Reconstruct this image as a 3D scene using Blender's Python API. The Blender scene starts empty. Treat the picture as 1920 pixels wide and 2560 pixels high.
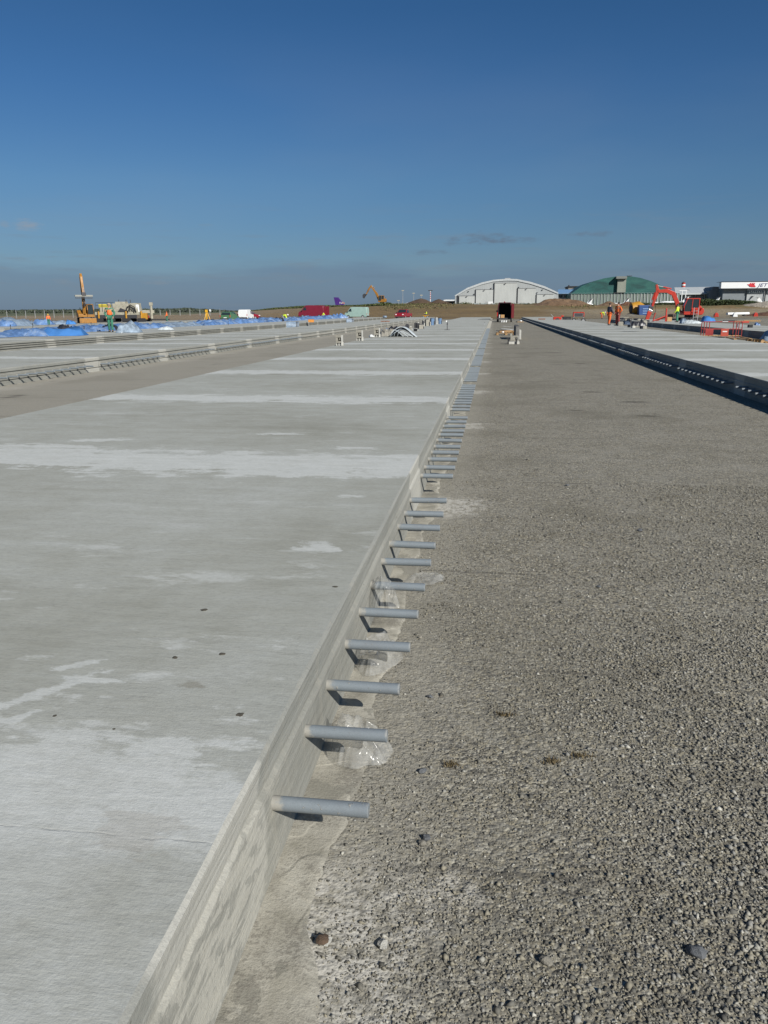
import bpy, bmesh, math, random
import numpy as np
from mathutils import Vector, Matrix
random.seed(7); rng = np.random.default_rng(11)
sc = bpy.context.scene
COL = sc.collection
R_ = math.radians
# ------------------------------------------------------------------ camera
EYE = Vector((0, 0, 1.58)); FPX = 1991.0
TH, PS, RO = R_(14.193), R_(7.754), R_(0.3)
fh = Vector((-math.sin(PS), math.cos(PS), 0)); rr = Vector((math.cos(PS), math.sin(PS), 0)); zz = Vector((0, 0, 1))
FW = fh * math.cos(TH) - zz * math.sin(TH)
uu = fh * math.sin(TH) + zz * math.cos(TH)
RT = rr * math.cos(RO) - uu * math.sin(RO); UP = uu * math.cos(RO) + rr * math.sin(RO)
cam = bpy.data.cameras.new('camera'); camo = bpy.data.objects.new('camera', cam); COL.objects.link(camo)
cam.sensor_fit = 'VERTICAL'; cam.sensor_height = 36; cam.sensor_width = 27; cam.lens = FPX / 2560 * 36
cam.clip_start = 0.05; cam.clip_end = 20000
m = Matrix((RT, UP, -FW)).transposed().to_4x4(); m.translation = EYE
camo.matrix_world = m
sc.camera = camo
def ray(u, v): return FW * FPX + RT * (u - 960) + UP * (1280 - v)
def P(u, v, z=0.0):            # point of the world at height z seen at photo pixel (u, v)
    d = ray(u, v); return EYE + d * ((z - EYE.z) / d.z)
def Q(u, v, Y):                # point at distance Y
    d = ray(u, v); return EYE + d * (Y / d.y)
# ------------------------------------------------------------------ world, sun, exposure
SUN_EL = R_(32.0); SUN_AZ = math.atan2(0.675, -0.738)     # azimuth from +Y towards +X
sc.view_settings.view_transform = 'Standard'; sc.view_settings.look = 'None'
sc.view_settings.exposure = 0.35; sc.view_settings.gamma = 1.0
world = bpy.data.worlds.new('World'); sc.world = world; world.use_nodes = True
sl = bpy.data.lights.new('sun', 'SUN'); sl.energy = 4.7; sl.angle = R_(0.5); sl.color = (1.0, 0.965, 0.90)
so = bpy.data.objects.new('sun', sl); COL.objects.link(so)
sdir = Vector((math.sin(SUN_AZ) * math.cos(SUN_EL), math.cos(SUN_AZ) * math.cos(SUN_EL), math.sin(SUN_EL)))
so.rotation_euler = sdir.to_track_quat('Z', 'Y').to_euler(); so.location = (30, -30, 40)

# ------------------------------------------------------------------ node helpers
def nd(nt, t, ins=None, **pr):
    n = nt.nodes.new(t)
    for k, v in pr.items(): setattr(n, k, v)
    for k, v in (ins or {}).items():
        s = n.inputs[k]
        if isinstance(v, bpy.types.NodeSocket): nt.links.new(v, s)
        else:
            if s.type == 'RGBA' and len(v) == 3: v = (*v, 1)
            s.default_value = v
    return n
def MA(nt, op, a, b=0.0, c=0.0, clamp=False):
    return nd(nt, 'ShaderNodeMath', {0: a, 1: b, 2: c}, operation=op, use_clamp=clamp).outputs[0]
def VS(nt, vec, s, off=(0, 0, 0)):
    return nd(nt, 'ShaderNodeVectorMath', {0: vec, 1: s, 2: off}, operation='MULTIPLY_ADD').outputs[0]
def NO(nt, vec, scale=1.0, det=3.0, rough=0.55, dist=0.0):
    return nd(nt, 'ShaderNodeTexNoise', {'Vector': vec, 'Scale': scale, 'Detail': det, 'Roughness': rough, 'Distortion': dist}).outputs[0]
def SS(nt, x, a, b):
    n = nd(nt, 'ShaderNodeMapRange', {0: x, 1: a, 2: b, 3: 0.0, 4: 1.0}, interpolation_type='SMOOTHSTEP'); return n.outputs[0]
def MX(nt, f, a, b, mode='MIX'):
    n = nd(nt, 'ShaderNodeMix', None, data_type='RGBA', blend_type=mode)
    for k, v in ((0, f), (6, a), (7, b)):
        s = n.inputs[k]
        if isinstance(v, bpy.types.NodeSocket): nt.links.new(v, s)
        else: s.default_value = v if not hasattr(v, '__len__') else ((*v, 1) if len(v) == 3 else v)
    return n.outputs[2]
def RP(nt, f, stops):
    n = nd(nt, 'ShaderNodeValToRGB', {0: f}); cr = n.color_ramp
    while len(cr.elements) < len(stops): cr.elements.new(0.5)
    for e, (p, c) in zip(cr.elements, stops): e.position = p; e.color = (*c, 1)
    return n.outputs[0]
def newmat(name):
    mt = bpy.data.materials.new(name); mt.use_nodes = True; nt = mt.node_tree; nt.nodes.clear()
    o = nd(nt, 'ShaderNodeOutputMaterial'); b = nd(nt, 'ShaderNodeBsdfPrincipled'); nt.links.new(b.outputs[0], o.inputs[0])
    return mt, nt, b
def POS(nt): return nd(nt, 'ShaderNodeNewGeometry').outputs['Position']
def link(nt, a, b): nt.links.new(a, b)
def bump(nt, b, h, dist=0.01, strength=1.0, prev=None):
    ins = {'Height': h, 'Distance': dist, 'Strength': strength}
    if prev: ins['Normal'] = prev
    n = nd(nt, 'ShaderNodeBump', ins); link(nt, n.outputs[0], b.inputs['Normal']); return n.outputs[0]
_M = {}
def pm(name, col, rough=0.6, metal=0.0, var=0.12, scale=6.0, bmp=0.0, spec=0.5, dirt=None):
    if name in _M: return _M[name]
    mt, nt, b = newmat(name); tc = nd(nt, 'ShaderNodeTexCoord').outputs['Object']
    f = NO(nt, tc, scale, 4.0, 0.6)
    c = MX(nt, SS(nt, f, 0.25, 0.75), tuple(x * (1 - var) for x in col), tuple(min(1, x * (1 + var)) for x in col))
    if dirt:
        g = NO(nt, tc, scale * 0.45, 6.0, 0.7); c = MX(nt, MA(nt, 'MULTIPLY', SS(nt, g, 0.5, 0.72), 0.75), c, dirt)
    link(nt, c, b.inputs['Base Color']); b.inputs['Roughness'].default_value = rough; b.inputs['Metallic'].default_value = metal
    b.inputs['Specular IOR Level'].default_value = spec
    if bmp: bump(nt, b, NO(nt, tc, scale * 4, 5.0, 0.65), bmp)
    _M[name] = mt; return mt

# ------------------------------------------------------------------ sky
def build_sky():
    nt = world.node_tree; nt.nodes.clear()
    out = nd(nt, 'ShaderNodeOutputWorld'); bg = nd(nt, 'ShaderNodeBackground', {'Strength': 0.10}); link(nt, bg.outputs[0], out.inputs[0])
    sky = nd(nt, 'ShaderNodeTexSky', None, sky_type='NISHITA', sun_disc=False, sun_elevation=SUN_EL, sun_rotation=SUN_AZ,
             altitude=300.0, air_density=1.0, dust_density=0.6, ozone_density=1.6)
    d = nd(nt, 'ShaderNodeTexCoord').outputs['Generated']
    sp = nd(nt, 'ShaderNodeSeparateXYZ', {0: d}); x, y, z = sp.outputs
    az = MA(nt, 'ARCTAN2', x, y); el = MA(nt, 'ARCSINE', z)
    # the hazy air low in the sky takes the glare out of the horizon
    k = RP(nt, MA(nt, 'DIVIDE', el, 0.7, clamp=True), [(0.0, (0.20, 0.275, 0.45)), (0.09, (0.21, 0.30, 0.43)), (0.204, (0.215, 0.34, 0.47)), (0.339, (0.17, 0.318, 0.480)), (0.451, (0.145, 0.300, 0.455)), (1.0, (0.16, 0.33, 0.48))])
    c = MX(nt, 1.0, sky.outputs[0], k, 'MULTIPLY')
    cv = nd(nt, 'ShaderNodeCombineXYZ', {0: az, 1: el, 2: 0.0}).outputs[0]
    hzn = NO(nt, VS(nt, cv, (2.2, 7.0, 1), (1.0, 4.0, 0)), 1.0, 4.0, 0.5); c = MX(nt, MA(nt, 'MULTIPLY', SS(nt, hzn, 0.4, 0.7), MA(nt, 'MULTIPLY', MA(nt, 'SUBTRACT', 1.0, SS(nt, el, 0.12, 0.36)), 0.10)), c, (2.2, 2.6, 3.0))
    # low grey bank along the horizon, ragged upper edge, and thin streaks
    n1 = NO(nt, VS(nt, cv, (5.0, 34.0, 1), (3.1, 0, 0)), 1.0, 6.0, 0.55)
    top = MA(nt, 'MULTIPLY_ADD', n1, 0.075, 0.012)
    bank = MA(nt, 'SUBTRACT', 1.0, SS(nt, MA(nt, 'SUBTRACT', el, top), -0.014, 0.014))
    c = MX(nt, MA(nt, 'MULTIPLY', bank, 0.55), c, (1.08, 1.62, 2.42))
    n2 = NO(nt, VS(nt, cv, (9.0, 90.0, 1), (7.7, 2.0, 0)), 1.0, 5.0, 0.6)
    lowm = MA(nt, 'SUBTRACT', 1.0, SS(nt, el, 0.05, 0.14))
    c = MX(nt, MA(nt, 'MULTIPLY', MA(nt, 'MULTIPLY', SS(nt, n2, 0.52, 0.72), lowm), 0.42), c, (1.5, 1.9, 2.35))
    # small separate clouds: (photo u, v, half width, half height, amount, colour)
    wob = NO(nt, VS(nt, cv, (60, 200, 1)), 1.0, 5.0, 0.62)
    for (u, v, hw, hh, am, cc) in [(70, 563, 42, 17, .62, (2.3, 2.55, 2.9)), (10, 560, 14, 12, .4, (2.1, 2.4, 2.8)), (1215, 596, 74, 20, .62, (1.0, 1.28, 1.72)),
                               (1130, 604, 32, 14, .5, (1.0, 1.26, 1.70)), (1290, 600, 76, 11, .5, (1.0, 1.28, 1.72)), (1475, 585, 68, 10, .5, (1.0, 1.28, 1.72)),
                               (1070, 630, 58, 9, .45, (1.0, 1.28, 1.72)), (515, 563, 24, 5, .25, (1.6, 2.1, 2.6)), (395, 706, 50, 9, .4, (1.9, 2.2, 2.5)), (155, 702, 40, 9, .35, (1.8, 2.1, 2.45)),
                               (1700, 672, 230, 13, .40, (1.0, 1.45, 2.05)), (960, 690, 120, 8, .25, (1.0, 1.45, 2.0))]:
        dr = ray(u, v).normalized(); a0 = math.atan2(dr.x, dr.y); e0 = math.asin(dr.z)
        dx = MA(nt, 'DIVIDE', MA(nt, 'SUBTRACT', az, a0), hw / FPX); dy = MA(nt, 'DIVIDE', MA(nt, 'SUBTRACT', el, e0), hh / FPX)
        r2 = MA(nt, 'ADD', MA(nt, 'MULTIPLY', dx, dx), MA(nt, 'MULTIPLY', dy, dy))
        f = SS(nt, MA(nt, 'SUBTRACT', MA(nt, 'MULTIPLY_ADD', wob, 2.6, -0.5), r2), 0.0, 1.3)
        c = MX(nt, MA(nt, 'MULTIPLY', f, am), c, cc)
    link(nt, c, bg.inputs['Color'])
build_sky()

# ------------------------------------------------------------------ mesh helpers
class MB:
    def __init__(s): s.v = []; s.f = []; s.M = Matrix.Identity(4)
    def add(s, vs, fs):
        b = len(s.v); s.v += [tuple(s.M @ Vector(p)) for p in vs]; s.f += [tuple(i + b for i in f) for f in fs]; return s
    def box(s, c, d, rz=0.0, ry=0.0, rx=0.0):
        m = Matrix.Translation(c) @ Matrix.Rotation(rz, 4, 'Z') @ Matrix.Rotation(ry, 4, 'Y') @ Matrix.Rotation(rx, 4, 'X')
        x, y, z = d[0] / 2, d[1] / 2, d[2] / 2
        vs = [tuple(m @ Vector(p)) for p in ((-x, -y, -z), (x, -y, -z), (x, y, -z), (-x, y, -z), (-x, -y, z), (x, -y, z), (x, y, z), (-x, y, z))]
        return s.add(vs, [(3, 2, 1, 0), (4, 5, 6, 7), (0, 1, 5, 4), (1, 2, 6, 5), (2, 3, 7, 6), (3, 0, 4, 7)])
    def bb(s, a, b): return s.box(((a[0] + b[0]) / 2, (a[1] + b[1]) / 2, (a[2] + b[2]) / 2), (abs(b[0] - a[0]), abs(b[1] - a[1]), abs(b[2] - a[2])))
    def cyl(s, p0, p1, r0, r1=None, n=14, cap=True):
        r1 = r0 if r1 is None else r1; p0, p1 = Vector(p0), Vector(p1); q = (p1 - p0).to_track_quat('Z', 'Y')
        vs = []
        for p, r in ((p0, r0), (p1, r1)):
            for i in range(n): a = 2 * math.pi * i / n; vs.append(tuple(p + q @ Vector((r * math.cos(a), r * math.sin(a), 0))))
        fs = [(i, (i + 1) % n, n + (i + 1) % n, n + i) for i in range(n)]
        if cap: fs += [tuple(range(n - 1, -1, -1)), tuple(range(n, 2 * n))]
        return s.add(vs, fs)
    def tube(s, pts, r, n=8, closed=False):
        pts = [Vector(p) for p in pts]; vs = []; rs = r if hasattr(r, '__len__') else [r] * len(pts)
        for i, p in enumerate(pts):
            t = (pts[min(i + 1, len(pts) - 1)] - pts[max(i - 1, 0)]).normalized(); q = t.to_track_quat('Z', 'Y')
            for k in range(n): a = 2 * math.pi * k / n; vs.append(tuple(p + q @ Vector((rs[i] * math.cos(a), rs[i] * math.sin(a), 0))))
        fs = [(i * n + k, i * n + (k + 1) % n, (i + 1) * n + (k + 1) % n, (i + 1) * n + k) for i in range(len(pts) - 1) for k in range(n)]
        L = (len(pts) - 1) * n; fs += [tuple(range(n - 1, -1, -1)), tuple(range(L, L + n))]
        return s.add(vs, fs)
    def prism(s, prof, y0, y1, inset=None):     # profile in xz, extruded along y; inset(z) pulls the sides in
        f = inset or (lambda z: 0.0); n = len(prof)
        vs = [(x, y0 + f(z), z) for x, z in prof] + [(x, y1 - f(z), z) for x, z in prof]
        area = sum(prof[i][0] * prof[(i + 1) % n][1] - prof[(i + 1) % n][0] * prof[i][1] for i in range(n))
        if area > 0: fs = [tuple(range(n)), tuple(range(2 * n - 1, n - 1, -1))] + [((i + 1) % n, i, n + i, n + (i + 1) % n) for i in range(n)]
        else: fs = [tuple(range(n - 1, -1, -1)), tuple(range(n, 2 * n))] + [(i, (i + 1) % n, n + (i + 1) % n, n + i) for i in range(n)]
        return s.add(vs, fs)
    def beam(s, pts, hs, w):                    # tapered box beam in the xz plane through pts; hs = depth at each point
        pts = [Vector((p[0], 0, p[1])) for p in pts]; n = len(pts); up = []; lo = []
        for i, p in enumerate(pts):
            t = (pts[min(i + 1, n - 1)] - pts[max(i - 1, 0)]).normalized(); nn = Vector((-t.z, 0, t.x))
            up.append(p + nn * hs[i] / 2); lo.append(p - nn * hs[i] / 2)
        prof = [(p.x, p.z) for p in up] + [(p.x, p.z) for p in reversed(lo)]
        return s.prism(prof, -w / 2, w / 2)
    def sph(s, c, r, n=10, sq=(1, 1, 1)):
        vs = [(c[0], c[1], c[2] + r * sq[2])]
        for j in range(1, n // 2):
            t = math.pi * j / (n // 2)
            for i in range(n): a = 2 * math.pi * i / n; vs.append((c[0] + r * sq[0] * math.sin(t) * math.cos(a), c[1] + r * sq[1] * math.sin(t) * math.sin(a), c[2] + r * sq[2] * math.cos(t)))
        vs.append((c[0], c[1], c[2] - r * sq[2])); L = len(vs) - 1; J = n // 2 - 1
        fs = [(0, 1 + i, 1 + (i + 1) % n) for i in range(n)] + [(L, 1 + (J - 1) * n + (i + 1) % n, 1 + (J - 1) * n + i) for i in range(n)]
        fs += [(1 + j * n + i, 1 + (j + 1) * n + i, 1 + (j + 1) * n + (i + 1) % n, 1 + j * n + (i + 1) % n) for j in range(J - 1) for i in range(n)]
        return s.add(vs, fs)
    def build(s, name, mat, parent=None, bevel=0.0, smooth=False):
        me = bpy.data.meshes.new(name); me.from_pydata(s.v, [], s.f); me.validate()
        o = bpy.data.objects.new(name, me); COL.objects.link(o); me.materials.append(mat)
        if parent is not None: o.parent = parent
        if smooth: me.shade_smooth()
        if smooth == 'auto':
            try: me.set_sharp_from_angle(angle=R_(40))
            except Exception: pass
        if bevel:
            b = o.modifiers.new('bevel', 'BEVEL'); b.width = bevel; b.segments = 2; b.limit_method = 'ANGLE'; b.angle_limit = R_(35)
        return o
def tag(o, label=None, cat=None, group=None, kind=None):
    if label: o['label'] = label
    if cat: o['category'] = cat
    if group: o['group'] = group
    if kind: o['kind'] = kind
    return o
def thing(name, label, cat, loc=(0, 0, 0), rz=0.0, group=None, rx=0.0, ry=0.0):
    o = bpy.data.objects.new(name, None); COL.objects.link(o); o.location = loc; o.rotation_euler = (rx, ry, rz); o.empty_display_size = 0.2
    return tag(o, label, cat, group)
def npmesh(name, V, F, mat, parent=None, smooth=False):
    V = np.asarray(V, dtype=np.float32); F = np.asarray(F, dtype=np.int32); k = F.shape[1]
    me = bpy.data.meshes.new(name); me.vertices.add(len(V)); me.vertices.foreach_set('co', V.ravel())
    me.loops.add(F.size); me.loops.foreach_set('vertex_index', F.ravel())
    me.polygons.add(len(F)); me.polygons.foreach_set('loop_start', np.arange(0, F.size, k, dtype=np.int32))
    me.update(calc_edges=True); me.validate()
    o = bpy.data.objects.new(name, me); COL.objects.link(o); me.materials.append(mat)
    if parent is not None: o.parent = parent
    if smooth: me.shade_smooth()
    return o
def grid(nx, ny):
    i = np.arange(nx - 1); j = np.arange(ny - 1); I, J = np.meshgrid(i, j, indexing='ij'); a = I * ny + J
    return np.stack([a, a + ny, a + ny + 1, a + 1], -1).reshape(-1, 4)
def fbm(x, y, seed, f0=1.0, octs=5, ridged=False):
    r = np.random.default_rng(seed); out = 0 * x; amp = 1.0; f = f0
    for _ in range(octs):
        s = 0 * x
        for _ in range(4):
            a = r.uniform(0, 2 * math.pi); s = s + np.sin((x * math.cos(a) + y * math.sin(a)) * f * r.uniform(.7, 1.3) + r.uniform(0, 6.28))
        s = s / 4; out = out + amp * ((0.5 - np.abs(s)) if ridged else s); amp *= 0.55; f *= 2.05
    return out

# ------------------------------------------------------------------ ground materials
JY, JP = 1.54, 4.79        # first slab joint and joint spacing
ZS = 0.38                  # slab thickness
def joint_dist(nt, y):     # signed distance to the nearest joint
    t = MA(nt, 'DIVIDE', MA(nt, 'SUBTRACT', y, JY), JP)
    return MA(nt, 'MULTIPLY', MA(nt, 'SUBTRACT', t, MA(nt, 'ROUND', t)), JP)
def mat_concrete_top():
    mt, nt, b = newmat('slab_concrete'); p = POS(nt); sp = nd(nt, 'ShaderNodeSeparateXYZ', {0: p}); x, y, z = sp.outputs
    d = joint_dist(nt, y)
    st = NO(nt, VS(nt, p, (0.8, 6.5, 1)), 1.0, 9.0, 0.68); big = NO(nt, p, 0.55, 4.0, 0.55); fine = NO(nt, VS(nt, p, (34, 75, 1)), 1.0, 5.0, 0.75); mid = NO(nt, VS(nt, p, (3.4, 9.0, 1)), 1.0, 9.0, 0.72)
    iso = NO(nt, p, 3.1, 10.0, 0.74)
    f = MA(nt, 'ADD', MA(nt, 'ADD', MA(nt, 'MULTIPLY', st, 0.24), MA(nt, 'MULTIPLY', big, 0.44)), MA(nt, 'MULTIPLY', iso, 0.32))
    c = RP(nt, f, [(0.36, (0.252, 0.25, 0.208)), (0.47, (0.32, 0.322, 0.281)), (0.56, (0.362, 0.368, 0.331)), (0.67, (0.43, 0.438, 0.412))])
    tine = NO(nt, VS(nt, p, (5.0, 120.0, 1)), 1.0, 4.0, 0.7); c = MX(nt, MA(nt, 'MULTIPLY', SS(nt, tine, 0.45, 0.7), 0.22), c, (0.20, 0.198, 0.175)); c = MX(nt, MA(nt, 'MULTIPLY', SS(nt, fine, 0.42, 0.72), 0.36), c, (0.19, 0.188, 0.165))
    # white curing wash over each joint, ragged edges
    e = MA(nt, 'ADD', MA(nt, 'MULTIPLY', MA(nt, 'SUBTRACT', st, 0.5), 1.5), MA(nt, 'MULTIPLY', MA(nt, 'SUBTRACT', mid, 0.5), 0.85))
    e = MA(nt, 'ADD', e, MA(nt, 'ADD', MA(nt, 'MULTIPLY', MA(nt, 'SUBTRACT', big, 0.5), 0.8), MA(nt, 'MULTIPLY', MA(nt, 'SUBTRACT', iso, 0.5), 1.5)))
    a1 = SS(nt, MA(nt, 'ADD', d, e), -0.62, -0.42); a2 = MA(nt, 'SUBTRACT', 1.0, SS(nt, MA(nt, 'ADD', d, e), 0.28, 0.52))
    band = MA(nt, 'MULTIPLY', a1, a2)
    near = MA(nt, 'SUBTRACT', 1.0, SS(nt, MA(nt, 'ADD', y, MA(nt, 'MULTIPLY', e, 0.3)), 1.50, 1.62))
    band = MA(nt, 'MAXIMUM', MA(nt, 'MULTIPLY', band, SS(nt, MA(nt, 'ADD', y, MA(nt, 'MULTIPLY', e, 0.2)), 1.40, 1.6)), MA(nt, 'MULTIPLY', near, MA(nt, 'MULTIPLY_ADD', SS(nt, iso, 0.4, 0.6), 0.22, 0.26)))
    chalk = NO(nt, VS(nt, p, (1.3, 3.2, 1), (5.3, 2.2, 0)), 1.0, 9.0, 0.74); pat = MA(nt, 'MAXIMUM', SS(nt, MA(nt, 'ADD', MA(nt, 'MULTIPLY', mid, 0.6), MA(nt, 'MULTIPLY', st, 0.5)), 0.63, 0.73), SS(nt, chalk, 0.56, 0.66))
    band = MA(nt, 'MAXIMUM', MA(nt, 'MULTIPLY', band, MA(nt, 'MULTIPLY_ADD', SS(nt, MA(nt, 'ADD', MA(nt, 'MULTIPLY', mid, .5), MA(nt, 'MULTIPLY', iso, .5)), 0.36, 0.56), 0.42, 0.5)), MA(nt, 'MULTIPLY', pat, MA(nt, 'MULTIPLY_ADD', MA(nt, 'SUBTRACT', 1.0, SS(nt, y, 2.2, 5.0)), 0.3, 0.36)))
    # single spills and stains: centre, half sizes, turn
    sx = MA(nt, 'ADD', MA(nt, 'MULTIPLY', MA(nt, 'SUBTRACT', mid, 0.5), 3.0), MA(nt, 'MULTIPLY', MA(nt, 'SUBTRACT', NO(nt, VS(nt, p, (9, 16, 1)), 1.0, 5.0, 0.7), 0.5), 2.6))
    def blob(u, v, rx, ry, rot):
        q = P(u, v, ZS); dx = MA(nt, 'SUBTRACT', x, q.x); dy = MA(nt, 'SUBTRACT', y, q.y); ca, sa = math.cos(rot), math.sin(rot)
        ax = MA(nt, 'DIVIDE', MA(nt, 'ADD', MA(nt, 'MULTIPLY', dx, ca), MA(nt, 'MULTIPLY', dy, sa)), rx)
        ay = MA(nt, 'DIVIDE', MA(nt, 'SUBTRACT', MA(nt, 'MULTIPLY', dy, ca), MA(nt, 'MULTIPLY', dx, sa)), ry)
        r = MA(nt, 'SQRT', MA(nt, 'ADD', MA(nt, 'MULTIPLY', ax, ax), MA(nt, 'MULTIPLY', ay, ay)))
        return MA(nt, 'SUBTRACT', 1.0, SS(nt, MA(nt, 'ADD', r, sx), 0.62, 1.0))
    for (u, v, rx, ry, rot) in [(95, 1735, .20, .045, .95), (205, 1660, .09, .03, .6), (60, 1790, .08, .03, .9), (400, 1870, .12, .07, .1), (790, 1370, .13, .12, .4), (880, 1240, .12, .06, 0),
                                (1450 - 560, 1120, .2, .09, 0), (230, 1700, .12, .02, 0), (250, 1100, .35, .12, .3), (700, 1085, .3, .08, 0)]:
        band = MA(nt, 'MAXIMUM', band, MA(nt, 'MULTIPLY', blob(u, v, rx, ry, rot), 0.74))
    wc = MX(nt, SS(nt, MA(nt, 'ADD', MA(nt, 'MULTIPLY', fine, 0.5), MA(nt, 'MULTIPLY', iso, 0.5)), 0.35, 0.65), (0.55, 0.56, 0.535), (0.43, 0.44, 0.412))
    c = MX(nt, band, c, wc)
    c = MX(nt, MA(nt, 'MULTIPLY', blob(475, 1712, .055, .03, 0), 0.45), c, (0.16, 0.14, 0.10))
    c = MX(nt, MA(nt, 'MULTIPLY', blob(330, 2080, .11, .10, .4), 0.22), c, (0.25, 0.215, 0.165))
    vo = nd(nt, 'ShaderNodeTexVoronoi', {'Vector': p, 'Scale': 9.0}); spot = MA(nt, 'LESS_THAN', vo.outputs['Distance'], MA(nt, 'MULTIPLY', SS(nt, vo.outputs['Color'], 0.72, 1.0), 0.055))
    c = MX(nt, MA(nt, 'MULTIPLY', spot, 0.8), c, (0.07, 0.065, 0.05))
    # saw-cut / construction joint line
    dj = MA(nt, 'ABSOLUTE', MA(nt, 'ADD', d, MA(nt, 'MULTIPLY', MA(nt, 'SUBTRACT', NO(nt, p, 22.0, 3.0), 0.5), 0.02)))
    ln = MA(nt, 'MULTIPLY', MA(nt, 'SUBTRACT', 1.0, SS(nt, dj, 0.001, 0.005)), SS(nt, NO(nt, p, 17.0, 3.0), 0.40, 0.58))
    c = MX(nt, MA(nt, 'MULTIPLY', ln, 0.22), c, (0.25, 0.24, 0.215))
    link(nt, c, b.inputs['Base Color']); b.inputs['Roughness'].default_value = 0.86; b.inputs['Specular IOR Level'].default_value = 0.3
    brm = NO(nt, VS(nt, p, (6.0, 240.0, 1)), 1.0, 4.0, 0.7); por = NO(nt, p, 130.0, 3.0, 0.6)
    h = MA(nt, 'ADD', MA(nt, 'ADD', MA(nt, 'MULTIPLY', brm, 0.16), MA(nt, 'MULTIPLY', por, 0.3)), MA(nt, 'MULTIPLY', mid, 1.2))
    h = MA(nt, 'SUBTRACT', h, MA(nt, 'MULTIPLY', ln, 0.2))
    bump(nt, b, h, 0.006, 0.65); return mt
def mat_concrete_side():
    mt, nt, b = newmat('slab_face_concrete'); p = POS(nt); sp = nd(nt, 'ShaderNodeSeparateXYZ', {0: p}); x, y, z = sp.outputs
    d = joint_dist(nt, y)
    st = NO(nt, VS(nt, p, (3.0, 1.1, 38.0)), 1.0, 5.0, 0.6); big = NO(nt, p, 1.7, 4.0, 0.6); fine = NO(nt, p, 70.0, 4.0, 0.7)
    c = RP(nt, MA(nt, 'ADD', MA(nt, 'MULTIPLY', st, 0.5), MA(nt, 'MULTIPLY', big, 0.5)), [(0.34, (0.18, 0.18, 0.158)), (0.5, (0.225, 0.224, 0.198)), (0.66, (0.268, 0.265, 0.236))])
    # torn film: slanting grey and cream shreds on the skin of the face
    sh = NO(nt, nd(nt, 'ShaderNodeMapping', {'Vector': p, 'Rotation': (R_(-35), 0, 0), 'Scale': (9, 9, 34)}).outputs[0], 1.0, 5.0, 0.55, 0.6)
    c = MX(nt, MA(nt, 'MULTIPLY', SS(nt, z, 0.262, 0.285), 0.35), c, (0.275, 0.283, 0.262)); hole = nd(nt, 'ShaderNodeTexVoronoi', {'Vector': p, 'Scale': 38.0}); hm_ = MA(nt, 'LESS_THAN', hole.outputs['Distance'], MA(nt, 'MULTIPLY', SS(nt, hole.outputs['Color'], 0.7, 1.0), 0.16)); c = MX(nt, MA(nt, 'MULTIPLY', hm_, 0.7), c, (0.09, 0.085, 0.07))
    nr = MA(nt, 'MULTIPLY', MA(nt, 'SUBTRACT', 1.0, SS(nt, MA(nt, 'ADD', y, MA(nt, 'MULTIPLY', big, 0.8)), 2.1, 2.7)), MA(nt, 'SUBTRACT', 1.0, SS(nt, MA(nt, 'ADD', z, MA(nt, 'MULTIPLY', big, 0.1)), 0.30, 0.36)))

    drip = SS(nt, NO(nt, VS(nt, p, (1, 16, 1.2)), 1.0, 4.0, 0.6), 0.5, 0.7); c = MX(nt, MA(nt, 'MULTIPLY', drip, 0.35), c, (0.30, 0.285, 0.24))
    lip = MA(nt, 'SUBTRACT', 1.0, SS(nt, MA(nt, 'ABSOLUTE', MA(nt, 'SUBTRACT', z, 0.243)), 0.003, 0.010)); c = MX(nt, MA(nt, 'MULTIPLY', lip, 0.4), c, (0.36, 0.35, 0.31))
    e = MA(nt, 'MULTIPLY', MA(nt, 'SUBTRACT', NO(nt, VS(nt, p, (1, 5, 3)), 1.0, 4.0), 0.5), 0.8)
    wm = MA(nt, 'SUBTRACT', 1.0, SS(nt, MA(nt, 'ABSOLUTE', MA(nt, 'ADD', d, e)), 0.30, 0.42))
    c = MX(nt, MA(nt, 'MULTIPLY', wm, 0.7), c, (0.42, 0.41, 0.365))
    c = MX(nt, MA(nt, 'MULTIPLY', nr, 0.45), c, (0.30, 0.288, 0.24))
    c = MX(nt, MA(nt, 'MULTIPLY', MA(nt, 'MULTIPLY', SS(nt, sh, 0.52, 0.56), nr), 0.55), c, (0.165, 0.165, 0.145))
    c = MX(nt, MA(nt, 'MULTIPLY', MA(nt, 'MULTIPLY', MA(nt, 'SUBTRACT', 1.0, SS(nt, sh, 0.38, 0.43)), nr), 0.5), c, (0.38, 0.365, 0.31))
    c = MX(nt, MA(nt, 'MULTIPLY', SS(nt, fine, 0.45, 0.8), 0.3), c, (0.14, 0.135, 0.12))
    link(nt, c, b.inputs['Base Color']); b.inputs['Roughness'].default_value = 0.85
    bump(nt, b, MA(nt, 'ADD', MA(nt, 'ADD', st, MA(nt, 'MULTIPLY', fine, 0.35)), MA(nt, 'MULTIPLY', sh, 0.5)), 0.012, 0.7); return mt
GP = [(0.0, (0.035, 0.034, 0.032)), (0.18, (0.085, 0.083, 0.078)), (0.40, (0.165, 0.155, 0.13)), (0.62, (0.235, 0.213, 0.158)), (0.82, (0.205, 0.202, 0.188)), (1.0, (0.42, 0.405, 0.35))]
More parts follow.
